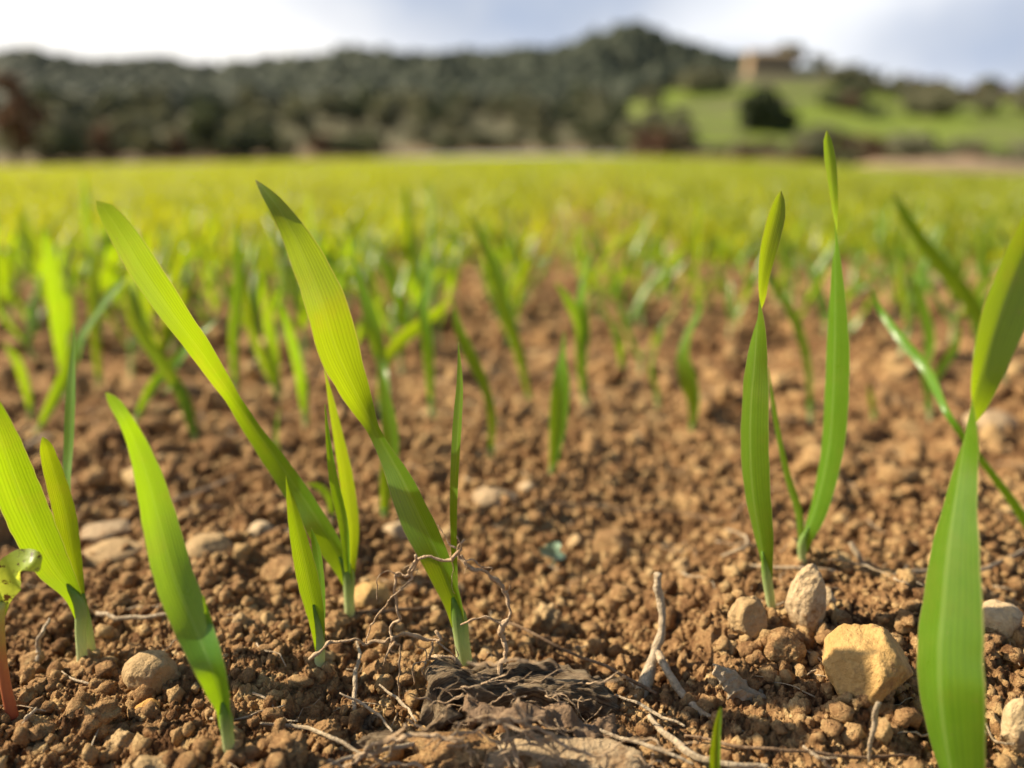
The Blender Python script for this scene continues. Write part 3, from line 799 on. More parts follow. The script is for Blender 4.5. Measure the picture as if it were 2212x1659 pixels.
cands = cands[:274]
zone_lab = [('green cereal seedling in the dense stand behind the left front plants', 'seedlings at left behind the front plants'),
            ('green cereal seedling in the rows behind the bare middle soil', 'seedlings across the middle rows'),
            ('green cereal seedling in the rows behind the right-hand pair', 'seedlings at right behind the pair')]
used = set()
for i, (x, y) in enumerate(cands):
    p = protos[i % 14]
    if p.name in used:
        o = p.copy(); COL.objects.link(o)
        for ch in kids[p.name]:
            c = ch.copy(); COL.objects.link(c); c.parent = o
    else:
        used.add(p.name); o = p
    s = random.uniform(0.68, 1.08) * (1.18 if x < -0.15 * y else 1.08) * float(np.interp(y, [.45, .8], [1.0, .62]))
    o.location = (x, y, ground_z(x, y) - 0.001)
    o.rotation_euler = (random.gauss(0, .06), random.gauss(0, .06), random.uniform(0, 6.28))
    o.scale = (s, s, s)
    z = 0 if x < -0.12 * y else (1 if x < 0.22 * y else 2)
    o['label'], o['group'] = zone_lab[z]

# the rest of the crop: one mass of young leaves running to the field edge
def crop(n_plants, y0, y1, wide, pw, seg, wmul, name):
    r = np.random.default_rng(int(y0 * 10))
    nB = n_plants * 2
    y = y0 + (y1 - y0) * r.random(n_plants) ** pw
    x = r.uniform(-wide, wide, n_plants) * y
    tr = np.abs(x - 0.11 * y + 0.02)
    tr2 = np.abs(x - 0.11 * y - 1.5)
    keep = (~((tr < 0.10 + 0.012 * y) & (r.random(n_plants) < 0.75)))
    patch = fbm(x, y, 1.6, 3, 77)
    keep &= (patch > -0.55) | (r.random(n_plants) < 0.6)
    x = x[keep]; y = y[keep]; n_plants = len(x); nB = 2 * n_plants
    x = np.repeat(x, 2); y = np.repeat(y, 2)
    z = terrain(x, y)
    a = r.uniform(0, 6.28, nB); L = r.uniform(0.024, 0.044, nB); tilt = r.uniform(0.1, 0.6, nB); bend = r.uniform(-.1, 1.0, nB)
    Wd = r.uniform(0.004, 0.0065, nB) * wmul
    out = np.stack([np.cos(a), np.sin(a), np.zeros(nB)], 1)
    f = a + math.pi / 2 + r.normal(0, .5, nB)
    side0 = np.stack([np.cos(f), np.sin(f), np.zeros(nB)], 1)
    P = np.stack([x, y, z + 0.002], 1); rows_ = []
    prof = {4: [0.5, 1, 1, 0.75, 0.08], 3: [0.6, 1, 0.8, 0.08], 2: [0.7, 1, 0.1]}[seg]
    for i in range(seg + 1):
        tw = (0.9 * i / seg * r.choice([-1, 1, 0], nB))[:, None]
        sd_ = side0 * np.cos(tw) + np.array([0, 0, 1]) * np.sin(tw) * 0.5
        hw = (Wd * prof[i] / 2)[:, None]
        rows_.append(P - sd_ * hw); rows_.append(P + sd_ * hw)
        g = (tilt + bend * ((i + .5) / seg) ** 1.5)[:, None]
        P = P + (out * np.sin(g) + np.array([0, 0, 1]) * np.cos(g)) * (L / seg)[:, None]
    V = np.stack(rows_, 1); nv = V.shape[1]
    F = []
    for i in range(seg): F.append([2 * i, 2 * i + 1, 2 * i + 3, 2 * i + 2])
    F = (np.array(F)[None] + (np.arange(nB) * nv)[:, None, None]).reshape(-1, 4)
    uv = np.zeros((nB, nv, 2)); uv[:, 1::2, 0] = 1; uv[:, :, 1] = np.repeat(np.arange(seg + 1), 2)[None] / seg
    t = np.repeat(r.random(nB), nv)
    return V.reshape(-1, 3), F, uv.reshape(-1, 2), t
parts = [crop(26000, 0.74, 3.2, 0.78, 0.8, 4, 1.0, 'a'), crop(42000, 3.0, 10, 0.78, 0.9, 3, 1.5, 'b'), crop(60000, 9.0, 49, 0.82, 1.0, 2, 2.8, 'c')]
off = 0; Vs = []; Fs = []; Us = []; Ts = []
for (V, F, uv, tn) in parts:
    Vs.append(V); Fs.append(F + off); Us.append(uv); Ts.append(tn); off += len(V)
tag(mesh_obj('cereal_crop', np.concatenate(Vs), np.concatenate(Fs), M['leaf_far'], uv=np.concatenate(Us), tint=np.concatenate(Ts)),
    'young green cereal crop covering the field to its far edge', 'crop', kind='stuff')

# ------------------------------------------------------------------ stones and clods one can point at
FEET = []
def stone(u, v, wpx, hpx, label, mat, seed, deep=1.0, name='stone', cat='stone', rot=0.0, facets=9, sub=5, sink=0.25, lump=0.10, fine=0.02, cut=.72, group=None):
    """centre of its visible outline (u, v), outline wpx x hpx"""
    p = gs(u, v + hpx * 0.42)
    Y = p[1]
    c = at(u, v, Y)
    rx = px2m(c, wpx) / 2 * 1.08; rz = px2m(c, hpx) / 2 * 1.10
    ry = rx * deep if deep else rx
    c[1] += ry * 0.35
    V, F = rock_geo((0, 0, 0), (rx, ry, rz), seed, sub, facets, lump, fine, rot, cut)
    c[2] -= rz * (sink * 0.2 + 0.10); rz *= 1.08
    if sink > .4: c[2] -= rz * .12; rz *= 1.15
    if wpx > 40: FEET.append((c[0], c[1] - ry * .8, rx * 1.1, ry * .5))
    o = mesh_obj(name, V + c, F, M[mat], None, c, tint=np.full(len(V), 0.6))
    return tag(o, label, cat, group)
stone(1882, 1432, 180, 176, 'large rounded yellow stone beside the largest right-edge blade', 'yellow_stone', 4, 0.9, facets=11, sink=.5)
stone(1748, 1300, 76, 160, 'tall pale stone standing on end below the upright seedling', 'pale_stone', 9, 0.9, facets=10)
stone(1786, 1300, 46, 60, 'small pale knob of stone stuck to the tall pale stone', 'pale_stone', 17, 0.9, facets=6, sub=4)
stone(1618, 1338, 74, 96, 'rounded brown clod left of the slender twisted seedling', 'brown_stone', 23, 0.9, name='clod', cat='clod', lump=.16)
stone(1698, 1398, 80, 84, 'crumbly brown clod in front of the slender twisted seedling', 'clod', 31, 1, name='clod', cat='clod', lump=.22, fine=.05)
stone(2172, 1345, 86, 80, 'pale angular rock at the right edge above a dark gap', 'pale_stone', 41, 1, facets=12)
stone(2205, 1570, 64, 130, 'pale rough rock cut off by the lower right edge', 'pale_stone', 43, 1, facets=12)
stone(320, 1456, 112, 92, 'round dusty brown stone left of the nearest seedling', 'brown_stone', 47, 0.8, facets=8, lump=.06)
stone(316, 1534, 50, 32, 'small flat orange pebble in front of the round dusty stone', 'orange_stone', 53, 0.9, facets=5, sub=4)
stone(225, 1152, 104, 36, 'flat pale stone farther back between the two left seedlings', 'grey_stone', 59, 0.8, facets=6, sub=4)
stone(240, 1200, 130, 44, 'long low brown stone just in front of the flat pale stone', 'brown_stone', 61, 0.7, facets=6, sub=4)
stone(445, 1190, 112, 54, 'low brown stone between the nearest seedling and the long leaning leaf', 'brown_stone', 67, 0.8, facets=8, sub=4)
stone(560, 1150, 64, 44, 'small pale rounded stone below the long leaning leaf', 'pale_stone', 71, 0.9, facets=6, sub=4)
stone(610, 1235, 84, 46, 'reddish brown tilted clod left of the small narrow seedling', 'clod', 73, 0.9, name='clod', cat='clod', lump=.2)
stone(795, 1292, 84, 50, 'flat yellow stone lying just right of the long-leaf plant stem', 'yellow_stone', 79, 0.9, facets=7, sub=4)
stone(1066, 1078, 100, 40, 'flat pale grey stone on the soil behind the narrow upright leaf', 'grey_stone', 83, 0.7, facets=6, sub=4)
stone(1138, 1054, 34, 24, 'small whitish pebble next to the flat pale grey stone', 'pale_stone', 89, 0.9, facets=5, sub=3)
stone(858, 1150, 60, 46, 'pale clod behind the central leaning leaf', 'pale_stone', 97, 0.9, facets=6, sub=4, name='clod', cat='clod')
stone(1320, 1180, 80, 60, 'crumbly tan clod in the bare middle ground', 'clod', 101, 0.9, lump=.2, name='clod', cat='clod', sub=4)
stone(2150, 915, 100, 46, 'smooth whitish stone behind the largest right-edge blade', 'grey_stone', 103, 0.9, facets=4, sub=4)
stone(2010, 610, 90, 38, 'pale stone among the seedlings far back at right', 'pale_stone', 107, 0.8, facets=6, sub=4)
stone(2110, 1195, 60, 26, 'thin yellow stone behind the largest right-edge blade', 'yellow_stone', 109, 0.8, facets=6, sub=3)
stone(1215, 1632, 360, 100, 'broad pale flat rock under the tangle of dry roots', 'grey_stone', 113, 0.5, facets=14, sink=2.2, cut=.6, sub=6)
stone(985, 1638, 190, 60, 'crumbly ochre lump of soil below the roots at the bottom edge', 'clod', 127, 0.6, name='clod', cat='clod', lump=.3, fine=.07)
stone(620, 1625, 76, 70, 'rough ochre clod right of the nearest seedling stem', 'clod', 131, 0.9, name='clod', cat='clod', lump=.26, fine=.06)
stone(700, 1590, 60, 44, 'small rounded ochre clod at the bottom edge below the narrow seedling', 'clod', 137, 0.9, name='clod', cat='clod', lump=.2, fine=.06)
stone(35, 1515, 60, 50, 'pale clod beside the red stem at the left edge', 'clod', 139, 0.9, name='clod', cat='clod', lump=.24, fine=.05)
# more clods of the same kind strewn in front
for i in range(70):
    u = random.uniform(-40, 2250); v = random.uniform(1120, 1700)
    if 1500 < u < 2060 and v > 1250 and random.random() < .5: continue
    sz = random.uniform(20, 62) * (0.55 + 0.45 * (v - 1100) / 600)
    stone(u, v, sz * random.uniform(1, 1.4), sz, 'rough lump of dry brown soil lying loose among the crumbs', random.choice(['clod', 'clod', 'clod', 'brown_stone']), 200 + i, 0.9,
          name='clod', cat='clod', lump=.32, fine=.075, facets=13, sub=4, group='loose soil lumps in the foreground', rot=random.uniform(0, 3))

for (uu, vv) in [(497, 1637), (756, 1345), (690, 1452), (1005, 1448), (178, 1436), (1668, 1335), (1733, 1232), (208, 1440), (35, 1560)]:
    p = gs(uu, vv); FEET.append((p[0], p[1] - .001, .0028, .0016)); FEET.append((p[0], p[1], .004, .003))
def foot_crumbs():
    tv, tf = ico(2); nv = len(tv); Vs = []; Fs = []; Ts = []; off = 0; r = np.random.default_rng(91)
    for (x, y, sx, sy) in FEET:
        n = int(14 + min(sx, .008) * 3500)
        for k in range(n):
            px_, py_ = x + r.normal(0, .62) * sx, y + r.normal(0, .6) * sy
            a = .0004 * (3.8 ** (r.random() ** 1.6)) * (1 + min(sx * 60, .5))
            V = tv * (1 + r.normal(0, .19, nv))[:, None]
            for q in range(4):
                d = unit(r.normal(size=3)); ex = np.maximum(V @ d - r.uniform(.5, .9), 0); V = V - d * (ex * .9)[:, None]
            V = V * a * r.uniform(.75, 1.25, 3) + [px_, py_, h_at(px_, py_) + a * r.uniform(0, .9)]
            Vs.append(V); Fs.append(tf + off); off += nv; Ts.append(np.full(nv, r.uniform(.35, .85)))
    tag(mesh_obj('soil_crumbs', np.concatenate(Vs), np.concatenate(Fs), M['clod'], tint=np.concatenate(Ts), smooth=False), 'loose soil crumbs piled at the feet of stones and stems', 'soil crumbs', kind='stuff')
foot_crumbs()

# ------------------------------------------------------------------ dry roots, straws and dead leaves
def wig(C, amp, seed, wl=6):
    r = np.random.default_rng(seed); n = len(C); t = np.arange(n)
    o = np.zeros((n, 3))
    for k in range(3):
        f = wl / (1.7 ** k)
        o += (1 / (1.5 ** k)) * np.stack([np.interp(t, np.arange(0, n + f, f), r.normal(size=len(np.arange(0, n + f, f)))) for _ in range(3)], 1)
    return C + o * amp
def strand(buf, pts, seed, wiggle=0.00035, Y0=None, n=None, r_end=0.5, conv=None, rough=0.12):
    """pts (u, v, half width px, dY)"""
    P = []
    for q in pts:
        u, v, hw = q[:3]; dy = q[3] if len(q) > 3 else 0
        p = at(u, v, Y0 + dy); P.append((*p, px2m(p, hw * 1.15)))
    L = sum(math.dist(a[:2], b_[:2]) for a, b_ in zip(pts, pts[1:]))
    n = n or max(10, int(L / 5))
    q = catmull(P, n)
    C = wig(q[:, :3], wiggle, seed)
    r = np.random.default_rng(seed)
    kn = 1 + (0.25 if rough > .05 else 0.05) * np.interp(np.arange(n), np.arange(0, n + 3, 3), r.normal(size=len(np.arange(0, n + 3, 3))))
    V, F, uv = tube_geo(C, np.maximum(q[:, 3] * np.clip(kn, .6, 1.6), 0.00004), 7, 1, rough, seed)
    buf.add(V, F, uv)
def c2(cx, cy): return (663.6 + cx * 0.4, 995.4 + cy * 0.4)
def S2(l, hw0, hw1, dy0=0, dy1=0):
    n = len(l)
    return [(*c2(*p), hw0 + (hw1 - hw0) * i / (n - 1), dy0 + (dy1 - dy0) * i / (n - 1)) for i, p in enumerate(l)]
YR = gs(1080, 1500)[1] - 0.004
b = at(1080, 1560, YR)
t = empty('dry_roots', b, 'wiry tangle of dry brown roots arching in front of the central seedling stem', 'roots')
B = Buf(); strand(B, S2([(1040, 1680), (1005, 1500), (1000, 1330), (1010, 1250), (1040, 1120), (1075, 1030), (1050, 900), (1095, 840), (1090, 760), (1065, 700), (1020, 640), (930, 590), (860, 550), (820, 490), (830, 440), (855, 425)], 6.2, 2.6, 0, 0.002), 1, 0.0003, YR)
strand(B, S2([(1050, 890), (980, 855), (900, 860), (845, 880)], 2.2, 1.4), 2, .0003, YR)
strand(B, S2([(1065, 700), (1100, 690), (1098, 672)], 2.0, 2.0), 3, .0001, YR)
strand(B, S2([(850, 540), (890, 520), (940, 570), (985, 575), (992, 605)], 1.6, 1.2), 4, .0002, YR)
strand(B, S2([(820, 490), (835, 455), (812, 405)], 2.6, 1.0), 5, .0001, YR)
strand(B, S2([(800, 480), (760, 460), (735, 410), (718, 355)], 1.6, .8), 6, .0002, YR)
strand(B, S2([(835, 500), (860, 560), (848, 605)], 1.8, .9), 7, .0002, YR)
strand(B, S2([(790, 510), (795, 600), (788, 690), (805, 715)], 1.1, .6), 8, .0002, YR)
B.build('root_strand', M['dry_root'], t, b)
B = Buf(); strand(B, S2([(825, 485), (790, 520), (720, 540), (650, 515), (600, 530), (560, 600), (490, 630), (480, 690), (490, 840), (460, 940), (490, 1020), (490, 1150), (505, 1330)], 3.2, 2.2, 0.001, 0.001), 11, .0004, YR)
strand(B, S2([(600, 530), (545, 620), (545, 668), (470, 710), (380, 830), (350, 900), (318, 985)], 2.6, 1.2), 12, .0004, YR)
strand(B, S2([(490, 625), (440, 605), (410, 615), (380, 660), (372, 700), (382, 755)], 1.6, .7), 13, .0002, YR)
strand(B, S2([(575, 545), (540, 560), (525, 600)], 1.4, .8), 14, .0002, YR)
strand(B, S2([(560, 600), (598, 590), (592, 620)], 1.2, .8), 15, .0002, YR)
B.build('root_strand', M['dry_root'], t, b)
B = Buf(); strand(B, S2([(15, 1055), (80, 1015), (200, 980), (330, 990), (440, 985), (465, 960), (520, 945), (600, 940), (650, 970), (690, 972), (712, 955), (700, 925)], 3.2, 2.6, .001, .003), 21, .0004, YR)
strand(B, S2([(690, 970), (690, 1050), (670, 1080), (760, 1078), (800, 1080), (822, 1110)], 3.2, 4.2, .002, .004), 22, .0003, YR)
strand(B, S2([(700, 975), (750, 1020), (815, 1060), (812, 1000)], 2.2, 1.0, .002, .004), 23, .0003, YR)
strand(B, S2([(455, 960), (430, 1030), (415, 1100)], 2.6, 1.4), 24, .0003, YR)
strand(B, S2([(465, 970), (450, 1020), (480, 1050)], 3.0, 1.4), 25, .0003, YR)
strand(B, S2([(680, 1080), (600, 1110), (580, 1170), (570, 1200)], 2.0, 1.0, .002, .002), 26, .0003, YR)
strand(B, S2([(640, 1085), (620, 1140), (650, 1190)], 1.6, .9, .002, .002), 27, .0003, YR)
strand(B, S2([(620, 1000), (640, 1070), (620, 1090)], 1.2, .9, .002, .002), 28, .0003, YR)
B.build('root_strand', M['dry_root'], t, b)

# fine roots spilling below, over the pale rock
YL = gs(1150, 1640)[1] - 0.006
b = at(1150, 1659, YL)
t = empty('dry_roots', b, 'fan of thin dry rootlets spread over the pale flat rock at the bottom edge', 'roots')
def fan(seed, specs):
    B = Buf()
    for k, (l, h0, h1) in enumerate(specs): strand(B, S2(l, h0, h1, 0.002, -0.001), seed + k, .0004, YL)
    B.build('root_strand', M['dry_root'], t, b)
fan(40, [([(1120, 1330), (1200, 1420), (1330, 1480), (1480, 1560), (1650, 1650)], 5, 2.4), ([(1050, 1380), (1200, 1370), (1330, 1440), (1500, 1450)], 2.6, 1.4),
         ([(1190, 1460), (1270, 1530), (1330, 1590), (1420, 1680)], 3.4, 2.4), ([(1170, 1490), (1240, 1540), (1340, 1570), (1420, 1620)], 2.6, 2), ([(1330, 1400), (1345, 1480), (1335, 1530)], 1.2, .8),
         ([(1210, 1320), (1222, 1390), (1262, 1395)], 1.3, .9), ([(1140, 1300), (1150, 1350), (1250, 1380)], 1.8, 1.2)])
fan(60, [([(780, 1520), (860, 1480), (980, 1440), (1100, 1430), (1200, 1450)], 4.4, 2.0), ([(900, 1300), (905, 1360), (860, 1390), (800, 1440)], 1.2, .8), ([(950, 1400), (830, 1410), (780, 1450)], 1.4, .8),
         ([(1060, 1450), (1070, 1560), (1100, 1680)], 3.0, 2.0), ([(1090, 1480), (1120, 1560), (1170, 1680)], 4.0, 2.6), ([(980, 1380), (940, 1350), (900, 1420)], 1.2, .7), ([(860, 1500), (880, 1600), (900, 1660)], 1.6, 1.2)])
fan(80, [([(1290, 1100), (1500, 1160), (1700, 1190)], 1.4, 1.0), ([(880, 1110), (1000, 1100), (1120, 1085), (1290, 1120)], 2.4, 1.6), ([(60, 1640), (300, 1610), (480, 1500), (640, 1470), (760, 1500), (860, 1520)], 6.0, 3.4), ([(380, 1600), (500, 1640), (760, 1690)], 4, 3),
         ([(240, 1600), (380, 1540), (500, 1460), (560, 1420)], 5, 3)])

for q in range(3):
    sp = []
    for k in range(7):
        x0 = random.uniform(500, 1900); y0 = random.uniform(1380, 1640); l = [(x0, y0)]; a = random.uniform(-.3, 1.4); sg = random.choice([-1, 1])
        for m_ in range(4):
            a += random.uniform(-.5, .5); l.append((l[-1][0] + sg * math.cos(a) * 80, l[-1][1] + math.sin(a) * 60))
        sp.append((l, random.uniform(1.2, 3.2), random.uniform(.6, 1.4)))
    fan(100 + 20 * q, sp)
XS = [([(560, 1560), (640, 1570), (730, 1600), (800, 1640)], 5), ([(700, 1655), (790, 1630), (880, 1610), (960, 1600)], 6), ([(730, 1500), (800, 1530), (850, 1580)], 4),
      ([(1240, 1560), (1330, 1590), (1420, 1620), (1500, 1650)], 5), ([(1330, 1500), (1400, 1530), (1480, 1570)], 4), ([(1120, 1655), (1080, 1620), (1060, 1590)], 5), ([(820, 1480), (870, 1520), (900, 1560)], 4)]
XL = ['left of the curled brown dead leaf', 'along the bottom edge below the dead leaves', 'beside the grey fibrous straw', 'between the pale rock and the green shoot', 'at the right end of the large dead leaf', 'on top of the pale flat rock', 'at the left end of the large dead leaf']
def litter(n):
    B = Buf(); r = np.random.default_rng(77)
    for i in range(n):
        rr = math.sqrt(r.uniform(.10 ** 2, .42 ** 2)); th = r.uniform(-R(40), R(40)); x, y = rr * math.sin(th), rr * math.cos(th)
        L = r.uniform(.004, .016); a = r.uniform(0, 6.28); m_ = 7; C = []
        for j in range(m_):
            a += r.normal(0, .22); x += math.cos(a) * L / m_; y += math.sin(a) * L / m_
            C.append((x, y, h_at(x, y) + .0006))
        C = np.array(C); C[:, 2] = np.maximum(np.convolve(np.pad(C[:, 2], 2, 'edge'), np.ones(5) / 5, 'valid'), C[:, 2] * .5 + C[:, 2].max() * .5)
        V, F, uv = tube_geo(C, np.linspace(1, .5, m_) * r.uniform(.00012, .00038), 5, .7, .1, i)
        B.add(V, F, uv)
    tag(B.build('plant_litter', M['straw']), 'fine scraps of dry straw and fibre strewn on the soil', 'litter', kind='stuff')
litter(420)
# crumpled dead leaves
def crumpled(name, label, cat, cl, widths, Y0, seed, mat='dead_leaf', nL=90, nW=26, fold=0.5, amp=0.0013, arch=0.6, tilt=0.5, thick=0.0004):
    P = []
    for (cx, cy, dy), wd in zip(cl, widths):
        u, v = cx, cy
        p = at(u, v, Y0 + dy); P.append((*p, px2m(p, wd)))
    q = catmull(P, nL); C = q[:, :3]; Wd = np.maximum(q[:, 3], .0002)
    T = unit(np.gradient(C, axis=0))
    back = unit(np.array([0, math.cos(tilt), math.sin(tilt)]) - T * (T @ np.array([0, math.cos(tilt), math.sin(tilt)]))[:, None])
    Nn = np.cross(T, back); Nn = Nn * np.sign(Nn[:, 2:3])
    s = np.linspace(-1, 1, nW)
    A, Bm = np.meshgrid(np.linspace(0, 1, nL), s, indexing='ij')
    L = np.linalg.norm(np.diff(C, axis=0), axis=1).sum()
    px_, py_ = A * L, Bm * Wd[:, None] / 2
    nzv = np.abs(fbm(px_ * 0.55, py_ * 1.5, 0.004, 4, seed)) * -2 + 0.5 * fbm(px_, py_, 0.010, 2, seed + 9)
    edge = 1 + 0.5 * vnoise(A * 14, Bm * 0 + seed, seed) * 1.0 + 0.25 * vnoise(A * 40, Bm * 0, seed + 2)
    hgt = -arch * (Bm ** 2) * Wd[:, None] / 2
    V = C[:, None] + back[:, None] * (Bm * Wd[:, None] / 2 * edge)[..., None] + Nn[:, None] * (hgt + nzv * amp * 2)[..., None]
    idx = np.arange(nL * nW).reshape(nL, nW)
    F = np.stack([idx[:-1, :-1], idx[1:, :-1], idx[1:, 1:], idx[:-1, 1:]], -1).reshape(-1, 4)
    uv = np.stack([(Bm + 1) / 2, A], -1).reshape(-1, 2)
    c = C[len(C) // 2]
    o = mesh_obj(name, V.reshape(-1, 3), F, M[mat], None, c, uv, np.full(nL * nW, .5))
    md = o.modifiers.new('thickness', 'SOLIDIFY'); md.thickness = thick
    return tag(o, label, cat)
def k2(cx, cy, dy=0): u, v = c2(cx, cy); return (u, v, dy)
YD = gs(1130, 1520)[1]
crumpled('dead_leaf', 'large crumpled dark brown dead leaf draped at the foot of the central seedling', 'dead leaf',
    [k2(600, 1420, -.004), k2(690, 1230, -.002), k2(800, 1175), k2(960, 1215), k2(1150, 1190), k2(1330, 1200), k2(1520, 1235), k2(1660, 1300), k2(1760, 1400)],
    [60, 105, 120, 120, 125, 120, 100, 60, 6], YD - .002, 5, arch=1.1, amp=.0016, tilt=0.75)
crumpled('dead_leaf', 'dark folded scrap of dead leaf tucked beneath the large crumpled one', 'dead leaf',
    [k2(860, 1280, -.003), k2(1000, 1290, -.004), k2(1180, 1265, -.004), k2(1400, 1290, -.003), k2(1620, 1320, -.003), k2(1790, 1420, -.003)],
    [50, 60, 60, 62, 50, 8], YD - .005, 15, mat='dry_brown', arch=1.2, amp=.0016, tilt=-0.6)
crumpled('dead_leaf', 'curled thin brown dead leaf lying at the bottom edge left of the roots', 'dead leaf',
    [k2(90, 1590, -.001), k2(200, 1520), k2(330, 1470), k2(450, 1470), k2(600, 1480), k2(740, 1500)], [10, 44, 62, 66, 52, 12], gs(850, 1610)[1] - .002, 25, arch=1.2, amp=.0012, tilt=0.3)
crumpled('dead_leaf', 'upright scrap of brown dead leaf left of the large crumpled one', 'dead leaf',
    [k2(230, 1500), k2(270, 1400), k2(350, 1330)], [40, 60, 20], gs(780, 1560)[1], 35, nL=40, arch=.8, amp=.001, tilt=.2)
crumpled('dead_leaf', 'pale grey curled dead leaf lying left of the large yellow stone', 'dead leaf',
    [(1548, 1440, 0), (1590, 1462, 0), (1640, 1492, 0), (1690, 1525, 0), (1730, 1545, 0)], [24, 52, 60, 48, 10], gs(1640, 1510)[1], 45, mat='straw', arch=1.0, amp=.001, tilt=.6)

Bf = Buf()
for k in range(26):
    x0 = random.uniform(650, 1600); y0 = np.interp(x0, [600, 800, 1150, 1500, 1750], [1330, 1150, 1150, 1200, 1350]) + random.uniform(0, 120)
    l = [(x0, y0)]; a = random.uniform(-.5, .9); sg = random.choice([1, 1, -1])
    for m_ in range(4): a += random.uniform(-.4, .5); l.append((l[-1][0] + sg * math.cos(a) * 50, l[-1][1] + math.sin(a) * 40))
    strand(Bf, S2(l, random.uniform(.8, 2.0), random.uniform(.4, .9), random.uniform(-.001, .001), -.001), 500 + k, .0003, YD - .007)
tag(Bf.build('dry_fibres', M['dry_root'], None, at(1100, 1480, YD)), 'frayed thin fibres sticking out of the large crumpled dead leaf', 'fibres')
def straw(label, pts, name='straw', mat='straw', cat='straw', seed=0, wiggle=.0003, lift=0.0, extra=None):
    """pts (u, v, half width px[, height above soil m])"""
    B = Buf()
    def geo(pts, sd_):
        P = []
        for q in pts:
            u, v, hw = q[:3]; hz = q[3] if len(q) > 3 else 0.0015
            p = gnd(u, v, hz); g = h_at(p[0], p[1]); p = gnd(u, v, hz + g * 0.6); P.append((*p, px2m(p, hw)))
        n = 14 * len(pts)
        q = catmull(P, n)
        C = wig(q[:, :3], wiggle * 0.45, sd_, 12)
        V, F, uv = tube_geo(C, np.maximum(q[:, 3] * .85, .00008), 8, 0.55, 0.04, sd_)
        B.add(V, F, uv)
        return C
    C = geo(pts, seed)
    for k, e in enumerate(extra or []): geo(e, seed + 1 + k)
    return tag(B.build(name, M[mat], None, C[0]), label, cat)
straw_Y = gs(1420, 1420)[1]
def c3(cx, cy): return (1382.5 + cx * 0.4, 995.4 + cy * 0.4)
B = Buf()
yj = gs(1395, 1470)[1] + .002
strand(B, [(1418, 1238, 7.5, .004), (1427, 1300, 8.5, .003), (1430, 1360, 7.5, .001), (1417, 1402, 9.5, 0)], 3, .0001, yj, rough=.03)
strand(B, [(1417, 1402, 8, 0), (1405, 1445, 12, -.004), (1388, 1492, 14, -.009), (1374, 1515, 10, -.012)], 5, .00005, yj, rough=.03)
strand(B, [(1418, 1405, 9, 0), (1440, 1445, 8, -.006), (1476, 1500, 8, -.011), (1530, 1550, 7, -.017), (1585, 1575, 6, -.020), (1640, 1598, 6, -.023), (1700, 1635, 6, -.027), (1760, 1670, 5, -.031)], 7, .0001, yj, rough=.03)
tag(B.build('straw', M['straw'], None, at(1417, 1402, yj)), 'forked pale dry straw standing like an upturned Y right of the dead leaf', 'straw')
straw('long thin dry straw running left to right behind the tall pale stone', [(1600, 1222, 4), (1720, 1226, 5, .003), (1850, 1240, 6, .003), (1985, 1235, 6, .002), (2100, 1232, 6, .003), (2212, 1190, 7, .003)], seed=2)
straw('short bent pale straw sticking up behind the yellow stone', [(1838, 1172, 7, .008), (1852, 1195, 8, .006), (1866, 1222, 7, .003), (1900, 1228, 5, .002)], seed=4)
straw('knobbly pale straw lying across the soil behind the nearest seedling', [(205, 1325, 7), (250, 1333, 6, .003), (300, 1338, 6, .003), (365, 1328, 5, .003)], seed=6, wiggle=.0005, extra=[[(320, 1335, 4, .003), (345, 1310, 3, .003)]])
straw('thin upright dead stalk standing in the soil left of the three leaved plant', [(82, 1440, 5, 0), (83, 1400, 6, .004), (92, 1365, 5, .007), (108, 1338, 3, .008)], seed=8)
straw('pale upright dry stalk standing in front of the large yellow stone', [(1880, 1660, 4, .0), (1884, 1600, 7, .004), (1890, 1550, 9, .008), (1900, 1515, 8, .011)], seed=10, wiggle=.0004)
straw('long dark straw slanting from the central stem to the forked straw', [(1040, 1330, 4, .004), (1130, 1360, 4, .004), (1230, 1410, 4, .003), (1330, 1450, 5, .003), (1420, 1500, 5, .002)], mat='dry_brown', seed=12)
straw('long fine straw lying behind the flat pale grey stone', [(1180, 1085, 3, .003), (1340, 1100, 3, .004), (1480, 1110, 3, .003), (1560, 1128, 3, .003)], mat='dry_brown', seed=14)
straw('brown straw running rightwards low under the small green shoot', [(1480, 1590, 4), (1600, 1612, 5, .003), (1750, 1625, 5, .003), (1900, 1635, 5, .002), (1990, 1630, 4)], mat='dry_brown', seed=16)
straw('pale twiggy straw on the bottom edge right of the small green shoot', [(1735, 1612, 4, .003), (1765, 1635, 5, .003), (1800, 1665, 5, .002)], seed=18, extra=[[(1765, 1635, 4, .003), (1810, 1638, 3, .003)]])
straw('broad flat straw on the soil left of the small green shoot', [(1400, 1540, 6, .004), (1440, 1590, 9, .003), (1500, 1632, 10, .003), (1580, 1650, 9, .003), (1660, 1655, 7, .003)], seed=20)
straw('short dry brown straw crossing in front of the long-leaf plant stem', [(690, 1345, 5, .002), (760, 1330, 6, .003), (850, 1318, 6, .003), (930, 1312, 4, .003)], mat='dry_brown', seed=22)
straw('grey fibrous straw between the narrow seedling and the roots', [(765, 1545, 5, .0), (768, 1480, 6, .003), (778, 1420, 5, .006), (772, 1385, 3, .007)], seed=24, wiggle=.0006)
straw('pale straw lying on the ground below the crossing leaves at left', [(355, 1090, 3), (430, 1062, 4, .004), (505, 1030, 3, .004)], seed=26)
straw('pale dry leaf strip on the soil at far left below the glinting seedling', [(40, 975, 6), (75, 955, 7, .004), (105, 938, 4, .005)], seed=28)
straw('small pale twig at the lower right corner beside the big blade', [(2105, 1560, 3, .006), (2130, 1568, 3, .006), (2150, 1600, 3, .004), (2190, 1610, 3, .004)], seed=30, extra=[[(2120, 1562, 3, .006), (2135, 1590, 2, .004)]])
